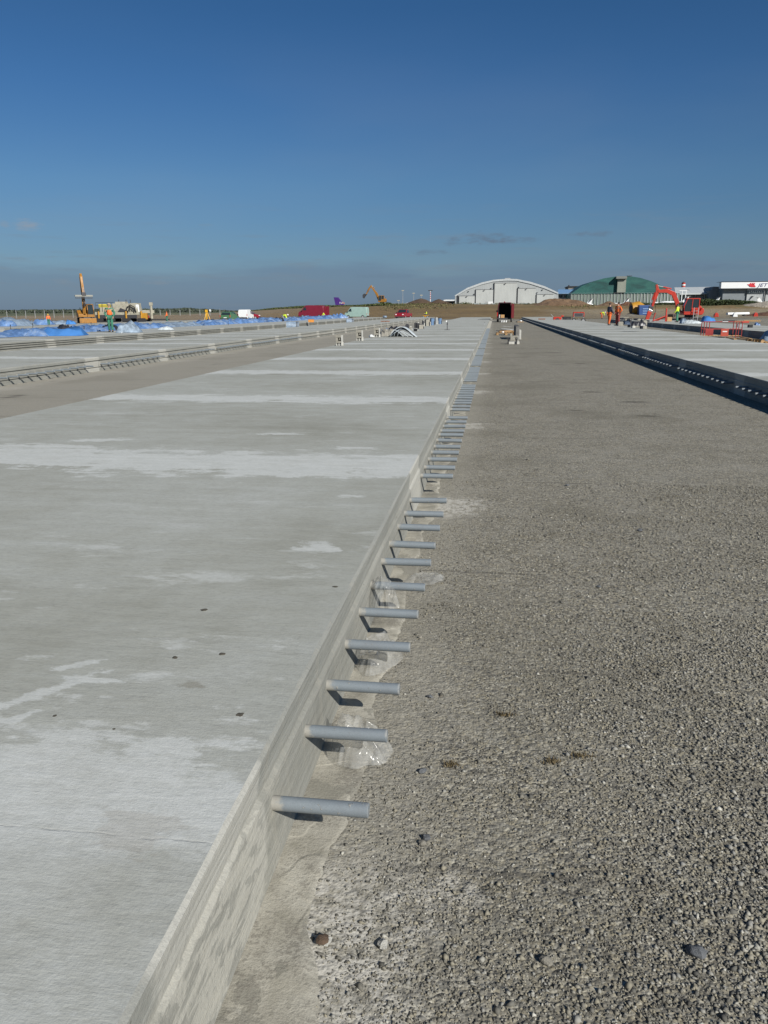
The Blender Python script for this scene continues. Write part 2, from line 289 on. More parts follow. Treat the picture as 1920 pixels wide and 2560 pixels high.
def mat_gravel():
    mt, nt, b = newmat('cement_bound_gravel'); p = POS(nt); sp = nd(nt, 'ShaderNodeSeparateXYZ', {0: p}); x, y, z = sp.outputs
    vo = nd(nt, 'ShaderNodeTexVoronoi', {'Vector': p, 'Scale': 105.0}); v2 = nd(nt, 'ShaderNodeTexVoronoi', {'Vector': p, 'Scale': 46.0})
    g = RP(nt, nd(nt, 'ShaderNodeSeparateColor', {0: vo.outputs['Color']}).outputs[0], GP)
    g2 = RP(nt, nd(nt, 'ShaderNodeSeparateColor', {0: v2.outputs['Color']}).outputs[0], GP)
    g = MX(nt, 1.0, MX(nt, 0.35, g, g2), (1.12, 1.085, 1.0), 'MULTIPLY')
    big = NO(nt, p, 0.45, 5.0, 0.6); md = NO(nt, p, 2.2, 6.0, 0.65); sm = NO(nt, p, 14.0, 4.0, 0.65)
    # dust that fills the stones in places
    du = SS(nt, MA(nt, 'ADD', MA(nt, 'MULTIPLY', md, 0.6), MA(nt, 'MULTIPLY', sm, 0.4)), 0.42, 0.66)
    lft = MA(nt, 'SUBTRACT', 1.0, SS(nt, MA(nt, 'ADD', x, MA(nt, 'MULTIPLY', MA(nt, 'SUBTRACT', md, 0.5), 0.9)), -0.25, 0.75))
    du = MA(nt, 'MAXIMUM', du, MA(nt, 'MULTIPLY', MA(nt, 'SUBTRACT', 1.0, SS(nt, MA(nt, 'ADD', x, MA(nt, 'MULTIPLY', MA(nt, 'SUBTRACT', sm, 0.5), 0.35)), -0.30, 0.02)), 0.8))
    right = MA(nt, 'MAXIMUM', MA(nt, 'MULTIPLY_ADD', SS(nt, y, 2.0, 9.0), 0.32, 0.36), lft)
    c = MX(nt, MA(nt, 'MULTIPLY', MA(nt, 'MULTIPLY', du, right), 0.72), g, (0.268, 0.254, 0.214))
    c = MX(nt, MA(nt, 'MULTIPLY', SS(nt, big, 0.48, 0.66), 0.42), c, (0.125, 0.113, 0.082))
    # mortar tongues washed out over the base at every joint, beside each slab edge
    d = joint_dist(nt, y); e = MA(nt, 'MULTIPLY', MA(nt, 'SUBTRACT', md, 0.5), 1.1)
    jm = MA(nt, 'SUBTRACT', 1.0, SS(nt, MA(nt, 'ABSOLUTE', MA(nt, 'ADD', MA(nt, 'ADD', d, -0.1), MA(nt, 'MULTIPLY', e, 0.5))), 0.18, 0.42))
    for x0, w in ((-0.6, 0.62), (-10.8, 1.1), (-20.2, 0.9)):
        xm = MA(nt, 'SUBTRACT', 1.0, SS(nt, MA(nt, 'ADD', MA(nt, 'ABSOLUTE', MA(nt, 'SUBTRACT', x, x0)), e), w * 0.55, w))
        tm = MA(nt, 'MULTIPLY', MA(nt, 'MULTIPLY', jm, xm), SS(nt, sm, 0.38, 0.56))
        c = MX(nt, MA(nt, 'MULTIPLY', tm, 0.75), c, (0.46, 0.44, 0.39))
    wl = MA(nt, 'SUBTRACT', 1.0, SS(nt, MA(nt, 'ADD', x, MA(nt, 'MULTIPLY', e, 0.7)), -10.2, -9.9)); wl = MA(nt, 'MULTIPLY', wl, SS(nt, x, -11.2, -11.1))
    c = MX(nt, MA(nt, 'MULTIPLY', wl, 0.65), c, (0.33, 0.31, 0.265))
    c = MX(nt, MA(nt, 'MULTIPLY', MA(nt, 'SUBTRACT', 1.0, SS(nt, x, -5.6, -5.2)), 0.45), c, (0.30, 0.278, 0.225))  # ground left of the centre lane tinted a paler tan
    # dark patches and fine rolled seams
    dk = SS(nt, NO(nt, VS(nt, p, (0.9, 0.5, 1), (4.0, 1.3, 0)), 1.0, 3.0, 0.5), 0.66, 0.78)
    c = MX(nt, MA(nt, 'MULTIPLY', dk, 0.6), c, (0.075, 0.068, 0.055))
    sy = MA(nt, 'ADD', y, MA(nt, 'MULTIPLY', md, 0.12)); seam = MA(nt, 'SUBTRACT', 1.0, SS(nt, MA(nt, 'ABSOLUTE', MA(nt, 'SUBTRACT', MA(nt, 'FRACT', MA(nt, 'DIVIDE', sy, 1.37)), 0.5)), 0.002, 0.016))
    c = MX(nt, MA(nt, 'MULTIPLY', MA(nt, 'MULTIPLY', seam, SS(nt, NO(nt, p, 0.8, 3.0, .5), 0.45, 0.58)), 0.6), c, (0.07, 0.065, 0.055))
    for (u, v, rx, ry) in [(1440, 1026, .16, .07), (1585, 1005, .33, .16), (1480, 980, .3, .12), (1400, 912, .35, .15), (1450, 909, .25, .2), (1385, 882, .4, .3), (18, 994, .4, .05), (40, 989, .3, .04), (1620, 1040, .25, .1)]:
        q = P(u, v, 0); ax = MA(nt, 'DIVIDE', MA(nt, 'SUBTRACT', x, q.x), rx); ay = MA(nt, 'DIVIDE', MA(nt, 'SUBTRACT', y, q.y), ry)
        r = MA(nt, 'SQRT', MA(nt, 'ADD', MA(nt, 'MULTIPLY', ax, ax), MA(nt, 'MULTIPLY', ay, ay)))
        c = MX(nt, MA(nt, 'MULTIPLY', MA(nt, 'SUBTRACT', 1.0, SS(nt, MA(nt, 'ADD', r, MA(nt, 'MULTIPLY', MA(nt, 'SUBTRACT', sm, 0.5), 1.6)), 0.3, 1.1)), 0.72), c, (0.05, 0.045, 0.035))
    link(nt, c, b.inputs['Base Color']); b.inputs['Roughness'].default_value = 0.9; b.inputs['Specular IOR Level'].default_value = 0.3
    h = MA(nt, 'SUBTRACT', 1.0, vo.outputs['Distance']); h2 = MA(nt, 'SUBTRACT', 1.0, v2.outputs['Distance'])
    hh = MA(nt, 'ADD', MA(nt, 'MULTIPLY', h, 0.6), MA(nt, 'MULTIPLY', h2, 0.9))
    hh = MA(nt, 'MULTIPLY', hh, MA(nt, 'SUBTRACT', 1.0, MA(nt, 'MULTIPLY', MA(nt, 'MULTIPLY', du, right), 0.55)))
    hh = MA(nt, 'ADD', hh, MA(nt, 'MULTIPLY', sm, 1.2))
    bump(nt, b, hh, 0.009, 0.75); return mt
def mat_soil():
    mt, nt, b = newmat('brown_soil'); p = POS(nt); sp = nd(nt, 'ShaderNodeSeparateXYZ', {0: p}); x, y, z = sp.outputs
    a = NO(nt, VS(nt, p, (0.05, 0.12, 0.6)), 1.0, 6.0, 0.6); f = NO(nt, VS(nt, p, (0.6, 0.8, 2)), 1.0, 6.0, 0.68)
    c = RP(nt, MA(nt, 'ADD', MA(nt, 'MULTIPLY', a, 0.5), MA(nt, 'MULTIPLY', f, 0.5)), [(0.34, (0.105, 0.068, 0.026)), (0.5, (0.152, 0.101, 0.040)), (0.66, (0.21, 0.146, 0.062))])
    rt = SS(nt, MA(nt, 'ADD', x, MA(nt, 'MULTIPLY', a, 26)), 18.0, 38.0)
    lo = MA(nt, 'SUBTRACT', 1.0, SS(nt, MA(nt, 'ADD', z, MA(nt, 'MULTIPLY', a, 0.5)), 1.6, 2.2))
    c = MX(nt, MA(nt, 'MULTIPLY', MA(nt, 'MULTIPLY', rt, lo), 0.85), c, MX(nt, f, (0.16, 0.135, 0.092), (0.225, 0.19, 0.13)))
    lt = MA(nt, 'SUBTRACT', 1.0, SS(nt, MA(nt, 'ADD', x, MA(nt, 'MULTIPLY', a, 40)), -46.0, -14.0))
    c = MX(nt, MA(nt, 'MULTIPLY', lt, 0.6), c, MX(nt, f, (0.20, 0.155, 0.105), (0.27, 0.215, 0.15)))
    gr = MA(nt, 'MULTIPLY', SS(nt, z, 1.5, 2.3), SS(nt, NO(nt, VS(nt, p, (0.12, 0.2, 0.4)), 1.0, 5.0, 0.65), 0.50, 0.62))
    c = MX(nt, MA(nt, 'MULTIPLY', gr, 0.7), c, MX(nt, f, (0.055, 0.07, 0.022), (0.14, 0.125, 0.045)))
    link(nt, c, b.inputs['Base Color']); b.inputs['Roughness'].default_value = 0.95
    bump(nt, b, f, 0.5, 0.8); return mt
def mat_field():
    mt, nt, b = newmat('rough_grass'); p = POS(nt); f = NO(nt, VS(nt, p, (0.03, 0.012, 1)), 1.0, 6.0, 0.65)
    c = RP(nt, f, [(0.34, (0.045, 0.058, 0.025)), (0.5, (0.075, 0.085, 0.035)), (0.66, (0.135, 0.12, 0.06))])
    link(nt, c, b.inputs['Base Color']); b.inputs['Roughness'].default_value = 0.95; return mt
M_TOP, M_SIDE, M_GRAV, M_SOIL, M_FIELD = mat_concrete_top(), mat_concrete_side(), mat_gravel(), mat_soil(), mat_field()

# ------------------------------------------------------------------ ground and terrain
def ground():
    xs = np.array([-6000, -600, -120, -40, -12, 0, 8, 30, 120, 600, 6000.]); ys = np.array([-400, -20, 0, 4, 12, 40, 100, 160, 400, 2000, 9000.])
    X, Y = np.meshgrid(xs, ys, indexing='ij')
    tag(npmesh('ground', np.stack([X, Y, 0 * X], -1).reshape(-1, 3), grid(len(xs), len(ys)), M_GRAV), kind='structure')
ground()
def sstep(t, a, b): t = np.clip((t - a) / (b - a), 0, 1); return t * t * (3 - 2 * t)
def bank_z(X, Y):
    rt = sstep(X, 10, 30)                                   # on the right the bank is a steep cut further back
    up = sstep(Y, 150, 240) * (1 - rt) + rt * (0.85 * sstep(Y, 192, 205) + 0.15 * sstep(Y, 205, 245))
    lf = sstep(X, -98, -46)
    z = 0.025 + 2.95 * up * (0.10 + 0.90 * lf)
    z = z + (fbm(X, Y, 3, 0.09, 5) * 0.30 + fbm(X, Y, 8, 0.5, 3) * 0.10) * sstep(Y, 150, 190)
    return np.maximum(z, 0.006)
def terrain():
    xs = np.linspace(-230, 190, 330); ys = np.concatenate([np.linspace(146.5, 265, 110), np.linspace(275, 420, 12)])
    X, Y = np.meshgrid(xs, ys, indexing='ij'); Z = bank_z(X, Y)
    tag(npmesh('earth_bank', np.stack([X, Y, Z], -1).reshape(-1, 3), grid(len(xs), len(ys)), M_SOIL, smooth=True), kind='structure')
    xs = np.linspace(-1500, -20, 60); ys = np.linspace(188, 1500, 40); X, Y = np.meshgrid(xs, ys, indexing='ij')
    Z = 0.03 + 1.3 * sstep(Y, 190, 420) + fbm(X, Y, 5, 0.01, 3) * 0.5 * sstep(Y, 220, 500) - 3.0 * sstep(X, -150, -60) * sstep(Y, 196, 240)
    tag(npmesh('grass_field', np.stack([X, Y, Z], -1).reshape(-1, 3), grid(60, 40), M_FIELD, smooth=True), kind='structure')
    xs = np.linspace(16, 220, 14); ys = np.array([150., 160, 176, 188]); X, Y = np.meshgrid(xs, ys, indexing='ij')
terrain()
def hz(x, y): return float(bank_z(np.array([float(x)]), np.array([float(y)]))[0])
def hills():
    # low wooded rise on the far left horizon and faint hills behind it
    xs = np.linspace(-2600, 2600, 160); ys = np.linspace(2600, 3600, 12); X, Y = np.meshgrid(xs, ys, indexing='ij')
    Z = (9 + 5 * fbm(X, Y, 21, 0.0035, 4)) * np.sin(np.clip((Y - 2600) / 1000, 0, 1) * math.pi) - 1
    tag(npmesh('hills', np.stack([X, Y, Z], -1).reshape(-1, 3), grid(160, 12), pm('hazy_hill', (0.075, 0.10, 0.105), 0.95, scale=0.02), smooth=True), kind='structure')  # bluish distance haze is put into the hill colour
hills()

# ------------------------------------------------------------------ concrete lanes
def lane(name, xl, xr, y0, y1, prof_r=None, prof_l=None, fine=0.0):
    W = [(0.0, 0.045), (0.0, 0.06)]
    pr = prof_r or [(0.016, ZS), (0.004, ZS - 0.010), (0.012, 0.30), (0.014, 0.262), (0.0, 0.250), (-0.006, 0.12), (-0.012, 0.0)]
    pl = prof_l or pr
    sec = [(xr - a, z) for a, z in reversed(pr)] + [(xl + a, z) for a, z in pl]        # right foot -> right top -> left top -> left foot
    n = len(sec); ys = [y0]
    while ys[-1] < y1:
        step = 0.05 if (fine and ys[-1] < fine) else (0.4 if ys[-1] < 30 else 2.5)
        ys.append(min(y1, ys[-1] + step))
    ys = np.array(ys); V = []
    for k, (x, z) in enumerate(sec):
        right = k < len(pr); jit = fbm(ys * 3.0, 0 * ys + k * 0.7, 40 + (0 if right else 9), 1.0, 4) * (0.006 if 0 < z < ZS + 1 else 0)
        V.append(np.stack([x + jit, ys, z + 0 * ys + (jit * 0.4 if z > 0.3 else 0)], -1))
    V = np.stack(V, 1); m_ = len(ys)
    F = [(j * n + k, j * n + k + 1, (j + 1) * n + k + 1, (j + 1) * n + k) for j in range(m_ - 1) for k in range(n - 1)]
    me = bpy.data.meshes.new(name); caps = [tuple(range(n - 1, -1, -1)), tuple((m_ - 1) * n + k for k in range(n))]
    me.from_pydata(V.reshape(-1, 3).tolist(), [], [tuple(reversed(f)) for f in F] + caps)
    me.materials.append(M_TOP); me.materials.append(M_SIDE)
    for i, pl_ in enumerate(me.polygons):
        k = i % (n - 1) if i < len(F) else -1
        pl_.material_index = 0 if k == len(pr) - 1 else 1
    bm = bmesh.new(); bm.from_mesh(me); bmesh.ops.recalc_face_normals(bm, faces=bm.faces); bm.to_mesh(me); bm.free()
    o = bpy.data.objects.new(name, me); COL.objects.link(o); return tag(o, kind='structure')
def grooved():
    g = [(0.02, ZS), (0.0, ZS - 0.02)]
    for zc in (0.27, 0.18, 0.085): g += [(0.0, zc + 0.03), (0.045, zc + 0.018), (0.045, zc - 0.012), (-0.004, zc - 0.026)]
    return g + [(-0.01, 0.0)]
key = [(0.03, ZS), (0.0, ZS - 0.025), (0.0, 0.30), (0.03, 0.285), (0.03, 0.255), (-0.004, 0.245), (-0.006, 0.12), (0.02, 0.11), (0.02, 0.085), (-0.01, 0.075), (-0.012, 0.0)]
XA = (-5.68, -0.60); XB = (-15.45, -10.80); XC = (-25.3, -20.2); XD = (4.62, 9.62); XE = (14.42, 19.4); XF = (-43.2, -38.0)
lane('concrete_lane_centre', *XA, -4, 143.5, fine=9)
lane('concrete_lane_left', *XB, 4, 150, prof_r=key)
lane('concrete_lane_far_left', *XC, 8, 152, prof_r=grooved())
lane('concrete_lane_farthest_left', *XF, 20, 125)
lane('concrete_lane_right', *XD, 2, 143.5)
lane('concrete_lane_far_right', *XE, 44, 106)

# mortar skin squeezed out at the foot of the centre lane
def slurry():
    ys = np.arange(-1.0, 40, 0.02); nx = 14; V = []
    edge = 0.165 + 0.04 * fbm(ys, 0 * ys, 77, 1.3, 5) + 0.035 * fbm(ys, 0 * ys, 78, 9.0, 5) + 0.09 * np.exp(-((ys - 1.35) / 0.4) ** 2) + 0.05 * np.exp(-((ys - 6.4) / 0.5) ** 2)
    t = np.linspace(0, 1, nx)
    X = -0.598 + edge[:, None] * t[None]; Yy = ys[:, None] + 0 * t[None]
    prof = np.where(t < 0.72, 0.009 + 0.002 * t, 0.0105 * np.cos((t - 0.72) / 0.28 * math.pi / 2))
    Z = prof[None] * (0.75 + 0.45 * fbm(X * 3, Yy, 5, 2.0, 4)) + 0.003 * fbm(X, Yy, 6, 25, 4); lump = np.exp(-((Yy - 1.62) / 0.3) ** 2) * sstep(X, -.52, -.40); Z = Z + lump * np.maximum(0, fbm(X, Yy, 9, 16, 4) - .05) * 0.022 * (1 - t[None] ** 6); Z = np.maximum(Z, 0.004); Z[:, -1] = -0.004
    mt, nt, b = newmat('mortar_slurry'); p = POS(nt)
    n1 = NO(nt, p, 7.0, 5.0, 0.6); n2 = NO(nt, p, 90.0, 4.0, 0.7); cr = NO(nt, p, 3.0, 2.0, 0.5)
    c = RP(nt, n1, [(0.36, (0.24, 0.225, 0.18)), (0.5, (0.315, 0.296, 0.243)), (0.66, (0.385, 0.365, 0.305))])
    grit = SS(nt, MA(nt, 'ADD', MA(nt, 'MULTIPLY', n2, 0.5), MA(nt, 'MULTIPLY', NO(nt, p, 4.0, 5.0, .6), 0.5)), 0.50, 0.60)
    pl_ = NO(nt, VS(nt, p, (4.2, 2.6, 1), (1.7, 3.3, 0)), 1.0, 7.0, 0.6); c = MX(nt, MA(nt, 'MULTIPLY', SS(nt, pl_, 0.555, 0.565), 0.75), c, (0.205, 0.195, 0.16))
    c = MX(nt, MA(nt, 'MULTIPLY', grit, 0.7), c, (0.17, 0.155, 0.128))
    link(nt, c, b.inputs['Base Color']); b.inputs['Roughness'].default_value = 0.8
    bump(nt, b, MA(nt, 'ADD', MA(nt, 'MULTIPLY', n2, 0.8), MA(nt, 'MULTIPLY', SS(nt, cr, 0.49, 0.51), 0.5)), 0.006, 0.8)
    tag(npmesh('mortar_slurry', np.stack([X, Yy, Z], -1).reshape(-1, 3), grid(len(ys), nx)[:, ::-1], mt, smooth=True), kind='structure')
slurry()

# loose angular gravel lying on the base near the camera: nobody could count it
def gravel():
    pts = []
    for (y0, y1, dens) in ((1.15, 2.4, 21000), (2.4, 4.2, 14000), (4.2, 7.5, 5500)):
        x1 = 0.3 + y1 * 0.62; n = int((x1 + 0.6) * (y1 - y0) * dens); a = np.stack([rng.uniform(-0.6, x1, n), rng.uniform(y0, y1, n)], -1)
        keep = a[:, 0] < 0.35 + a[:, 1] * 0.5; a = a[keep]
        cover = sstep(a[:, 0] + 0.13 * fbm(a[:, 0], a[:, 1], 12, 3.0, 4), -0.52, -0.18) * np.clip(0.80 + 1.0 * fbm(a[:, 0], a[:, 1], 13, 2.2, 5), 0.12, 1)
        a = a[rng.uniform(0, 1, len(a)) < np.maximum(cover, 0.02)]; pts.append(a)
    a = np.concatenate(pts); n = len(a)
    base = np.array([(1, 0, 0), (0.2, 1, 0.1), (-1, 0.15, 0), (-0.1, -1, 0), (0.1, 0.1, 1), (0, 0, -0.7), ])
    T = np.array([(0, 1, 4), (1, 2, 4), (2, 3, 4), (3, 0, 4), (1, 0, 5), (2, 1, 5), (3, 2, 5), (0, 3, 5)])
    s = rng.gamma(3.4, 1 / 3.4, n) * (0.0028 + 0.0012 * sstep(a[:, 0], -.1, .9)); s = np.clip(s, 0.0014, 0.0115)
    V = base[None] * rng.uniform(0.65, 1.35, (n, 6, 1)) + rng.uniform(-.22, .22, (n, 6, 3))
    an = rng.uniform(0, 2 * math.pi, n); c, sn = np.cos(an), np.sin(an)
    V = V * s[:, None, None] * np.stack([rng.uniform(.85, 1.4, n), rng.uniform(.7, 1.05, n), rng.uniform(.5, .9, n)], -1)[:, None]
    X = V[..., 0] * c[:, None] - V[..., 1] * sn[:, None] + a[:, 0:1]; Y = V[..., 0] * sn[:, None] + V[..., 1] * c[:, None] + a[:, 1:2]; Z = V[..., 2] + (s * 0.25)[:, None]
    F = (np.arange(n)[:, None, None] * 6 + T[None]).reshape(-1, 3)
    mt, nt, b = newmat('gravel_stone'); ri = nd(nt, 'ShaderNodeNewGeometry').outputs['Random Per Island']
    g = RP(nt, ri, [(0.0, (0.048, 0.047, 0.043)), (0.2, (0.105, 0.101, 0.089)), (0.45, (0.178, 0.166, 0.138)), (0.68, (0.25, 0.226, 0.168)), (0.85, (0.205, 0.203, 0.192)), (0.97, (0.31, 0.297, 0.258)), (1.0, (0.46, 0.445, 0.40))])
    g = MX(nt, MA(nt, 'MULTIPLY', NO(nt, POS(nt), 180.0, 3.0), 0.3), g, (0.18, 0.17, 0.145))
    pn = NO(nt, POS(nt), 1.9, 5.0, .65); g = MX(nt, 1.0, g, RP(nt, pn, [(.34, (.76, .745, .70)), (.5, (1.02, 1.02, 1.0)), (.66, (1.20, 1.20, 1.18))]), 'MULTIPLY')
    link(nt, g, b.inputs['Base Color']); b.inputs['Roughness'].default_value = 0.85; b.inputs['Specular IOR Level'].default_value = 0.3
    o = npmesh('loose_gravel', np.stack([X, Y, Z], -1).reshape(-1, 3), F, mt); tag(o, 'loose grey and tan gravel strewn over the base course', 'gravel', kind='stuff')
gravel()
# ------------------------------------------------------------------ plain materials
def glossy(name, col, rough=0.25): return pm(name, col, rough, 0, 0.08, 3.0, 0.0, 0.5)
M_GALV = pm('galvanised_steel', (0.155, 0.18, 0.198), 0.6, 0.1, 0.26, 330.0, 0.0008, 0.5)
def mat_galv():
    mt, nt, b = newmat('galvanised_bar'); o = nd(nt, 'ShaderNodeTexCoord').outputs['Object']; p = POS(nt); x = nd(nt, 'ShaderNodeSeparateXYZ', {0: o}).outputs[0]
    c = MX(nt, NO(nt, o, 300.0, 4.0, .7), (.10, .118, .132), (.215, .245, .265)); c = MX(nt, MA(nt, 'MULTIPLY', SS(nt, NO(nt, p, 9.0, 5.0, .6), .45, .7), .4), c, (.13, .14, .15))
    n = NO(nt, p, 32.0, 5.0, .65); root = MA(nt, 'SUBTRACT', 1.0, SS(nt, MA(nt, 'ADD', x, MA(nt, 'MULTIPLY', MA(nt, 'SUBTRACT', n, .5), .09)), .035, .065))
    spl = SS(nt, NO(nt, p, 60.0, 4.0, .6), .64, .70); c = MX(nt, MA(nt, 'MAXIMUM', MA(nt, 'MULTIPLY', root, .75), MA(nt, 'MULTIPLY', spl, .5)), c, (.30, .28, .235))
    rst = MA(nt, 'MULTIPLY', SS(nt, x, .300, .309), SS(nt, n, .42, .6)); c = MX(nt, MA(nt, 'MULTIPLY', rst, .6), c, (.33, .32, .29))
    link(nt, c, b.inputs['Base Color']); b.inputs['Roughness'].default_value = .62; bump(nt, b, MA(nt, 'ADD', MA(nt, 'MULTIPLY', n, .6), spl), .0015, .8); return mt
M_GALV = mat_galv()
M_BLACK = pm('black_rubber', (0.022, 0.022, 0.024), 0.8, 0, 0.2, 8)
M_DARK = pm('dark_steel', (0.05, 0.05, 0.055), 0.55, 0.2, 0.25, 10)
M_GREY = pm('grey_paint', (0.28, 0.29, 0.29), 0.6, 0, 0.15, 4)
M_GLASS = pm('dark_glass', (0.02, 0.03, 0.035), 0.08, 0, 0.1, 2, 0, 0.6)
M_WHITE = pm('white_paint', (0.68, 0.69, 0.68), 0.45, 0, 0.06, 3)
M_CREAM = pm('cream_paint', (0.34, 0.32, 0.25), 0.6, 0, 0.2, 2, dirt=(0.13, 0.115, 0.085))
M_YEL = pm('machine_yellow', (0.42, 0.21, 0.018), 0.45, 0, 0.12, 3, dirt=(0.22, 0.13, 0.05))
M_ORG = pm('machine_orange', (0.30, 0.135, 0.016), 0.5, 0, 0.15, 3, dirt=(0.12, 0.065, 0.025))
M_RED = pm('machine_red', (0.42, 0.032, 0.016), 0.38, 0, 0.12, 3, dirt=(0.25, 0.05, 0.03))
M_STEELWHITE = pm('chrome_rod', (0.6, 0.6, 0.6), 0.2, 0.8, 0.05, 3)
M_WOOD = pm('raw_wood', (0.36, 0.22, 0.10), 0.75, 0, 0.25, 12, 0.003)
M_CONC = pm('grey_cast_concrete', (0.255, 0.24, 0.20), 0.85, 0, 0.2, 8, 0.004)
M_CONCW = pm('white_washed_concrete', (0.44, 0.43, 0.39), 0.8, 0, 0.12, 8, 0.003)
M_BLUET = pm('blue_tarpaulin', (0.11, 0.205, 0.40), 0.36, 0, 0.35, 2.5, 0.03, dirt=(0.34, 0.40, 0.46))
M_BLUES = pm('shiny_blue_tarpaulin', (0.065, 0.20, 0.48), 0.15, 0, 0.15, 2.0, 0.01, 0.8)
M_GREYT = pm('grey_blue_tarpaulin', (0.21, 0.27, 0.34), 0.4, 0, 0.3, 3, 0.02)
M_PALET = pm('pale_tarpaulin', (0.46, 0.50, 0.51), 0.42, 0, 0.12, 3, 0.01)
M_BLACKT = pm('black_sheeting', (0.03, 0.03, 0.035), 0.4, 0, 0.3, 4)
M_SKIN = pm('skin', (0.42, 0.24, 0.16), 0.6)
def mat_film():
    mt = bpy.data.materials.new('clear_plastic_film'); mt.use_nodes = True; nt = mt.node_tree; nt.nodes.clear()
    o = nd(nt, 'ShaderNodeOutputMaterial'); p = nd(nt, 'ShaderNodeTexCoord').outputs['Object']
    t = nd(nt, 'ShaderNodeBsdfTransparent', {'Color': (0.97, 0.97, 0.97)}); b = nd(nt, 'ShaderNodeBsdfPrincipled', {'Base Color': (0.50, 0.50, 0.475), 'Roughness': 0.16, 'Specular IOR Level': 0.6})
    f = MA(nt, 'MULTIPLY_ADD', NO(nt, p, 16.0, 5.0, 0.65), 0.66, -0.10, clamp=True)
    mx = nd(nt, 'ShaderNodeMixShader', {0: f}); link(nt, t.outputs[0], mx.inputs[1]); link(nt, b.outputs[0], mx.inputs[2]); link(nt, mx.outputs[0], o.inputs[0]); return mt
M_FILM = mat_film()

# ------------------------------------------------------------------ dowel bars
ORD = ['', 'second', 'third', 'fourth', 'fifth', 'sixth', 'seventh', 'eighth', 'ninth', 'tenth', 'eleventh']
def dowels():
    mb = MB(); n = 20; r = 0.0215; L = 0.31
    prof = [(0.0, r), (L - 0.002, r), (L, r - 0.002)]
    vs = []; fs = []
    for x, q in prof:
        for i in range(n): a = 2 * math.pi * i / n; vs.append((x, q * math.cos(a), q * math.sin(a)))
    for j in range(2): fs += [(j * n + (i + 1) % n, j * n + i, (j + 1) * n + i, (j + 1) * n + (i + 1) % n) for i in range(n)]
    fs.append(tuple(range(2 * n, 3 * n))); mb.add(vs, fs)
    proto = mb.build('dowel_bar', M_GALV, smooth='auto')
    hm = MB(); k = 15; rs = [0.030 + 0.016 * random.random() for _ in range(k)]
    hm.add([(0.008, 0, 0)] + [(0.0, rs[i] * math.cos(6.283 * i / k), rs[i] * math.sin(6.283 * i / k) * (1.9 if i < k / 2 else 1.15)) for i in range(k)], [(0, 1 + i, 1 + (i + 1) % k) for i in range(k)])
    M_HOLE = pm('broken_mortar', (0.16, 0.13, 0.085), 0.9, 0, 0.45, 50, 0.01)
    hole = hm.build('mortar_collar', M_HOLE, proto); hole.location = (0.022, 0, 0)
    first = [True]; rest = MB()
    def put(x, y, sx, label, hol):
        if first[0]: o = proto; h = hole; first[0] = False
        else:
            o = proto.copy(); COL.objects.link(o); h = None
            if hol: h = hole.copy(); COL.objects.link(h); h.parent = o; h.rotation_euler.x = random.random() * 6
        o.location = (x, y, 0.19 + random.uniform(-.004, .004)); o.rotation_euler = (random.random() * 6, random.uniform(-.012, .012), (0 if sx > 0 else math.pi) + random.uniform(-.015, .015))
        tag(o, label, 'dowel bar', 'steel dowel bars along the slab edges')
    for (x, sx, k0, k1, kmax, where) in ((-0.628, 1, 0, 13, 29, 'one of the grey steel dowel bars farther down the right edge of the near slab'),
                                         (-10.825, 1, 2, 9, 30, 'one of the grey steel dowel bars along the second slab on the left'),
                                         (4.706, -1, 2, 9, 29, 'one of the shaded dowel bars with sunlit tips under the right slab edge')):
        for k in range(k0, kmax):
            for i in range(11):
                y = JY + JP * k + 0.45 + 0.383 * i + random.uniform(-.018, .018)
                if y > 143: continue
                if k < k1:
                    lab = where
                    if x > -1 and x < 0 and k == 0: lab = 'grey steel dowel bar nearest the camera, on the near slab edge' if i == 0 else ORD[i] + ' grey dowel bar from the camera along the near slab edge'
                    put(x, y, sx, lab, x > -1 and x < 0 and k < 3)
                else:
                    rest.cyl((x, y, 0.19), (x + sx * 0.31, y, 0.19), 0.0215, n=6)
    o = rest.build('dowel_bars', M_GALV); tag(o, 'rows of small grey dowel bars at the far end of the slabs', 'dowel bars', kind='stuff')
dowels()

# ------------------------------------------------------------------ clear plastic film between the near dowels
def film(label, c, w, d, h, seed, rz=0.0, tilt=0.0):
    nx, ny = 60, 60; u = np.linspace(-1, 1, nx); v = np.linspace(-1, 1, ny); U, V = np.meshgrid(u, v, indexing='ij'); r = np.random.default_rng(seed)
    A = U + 0.25 * fbm(U, V, seed + 3, 2.0, 3); B = V + 0.25 * fbm(U, V, seed + 4, 2.0, 3); fold = np.zeros_like(U)
    for _ in range(16):                                     # sharp creases in all directions
        a = r.uniform(0, math.pi); q = A * math.cos(a) + B * math.sin(a) - r.uniform(-1, 1); fold += r.uniform(.3, 1) * np.exp(-np.abs(q) / r.uniform(.04, .22)) * (r.random() < .7 or -1)
    fold = (fold - fold.min()) / (fold.max() - fold.min())
    th = np.arctan2(V, U); rad = 0.80 + 0.20 * fbm(np.cos(th) * 2, np.sin(th) * 2, seed + 7, 1.6, 4); R0 = np.maximum(np.abs(U), np.abs(V)); sc_ = rad * R0 / np.maximum(1e-6, np.sqrt(U * U + V * V))
    X = U * sc_ * w / 2 * 1.15; Y = V * sc_ * d / 2 * 1.15; edge = np.clip(1 - R0 ** 5, 0, 1)
    Z = h * (0.15 + 0.85 * fold) * edge + tilt * (V * 0.5 + 0.5) * h * edge + 0.006
    o = npmesh('plastic_film', np.stack([X, Y, np.maximum(Z, 0.004)], -1).reshape(-1, 3), grid(nx, ny), M_FILM, smooth=True)
    o.location = c; o.rotation_euler.z = rz
    tag(o, label, 'plastic film', 'clear film scraps among the near dowel bars')
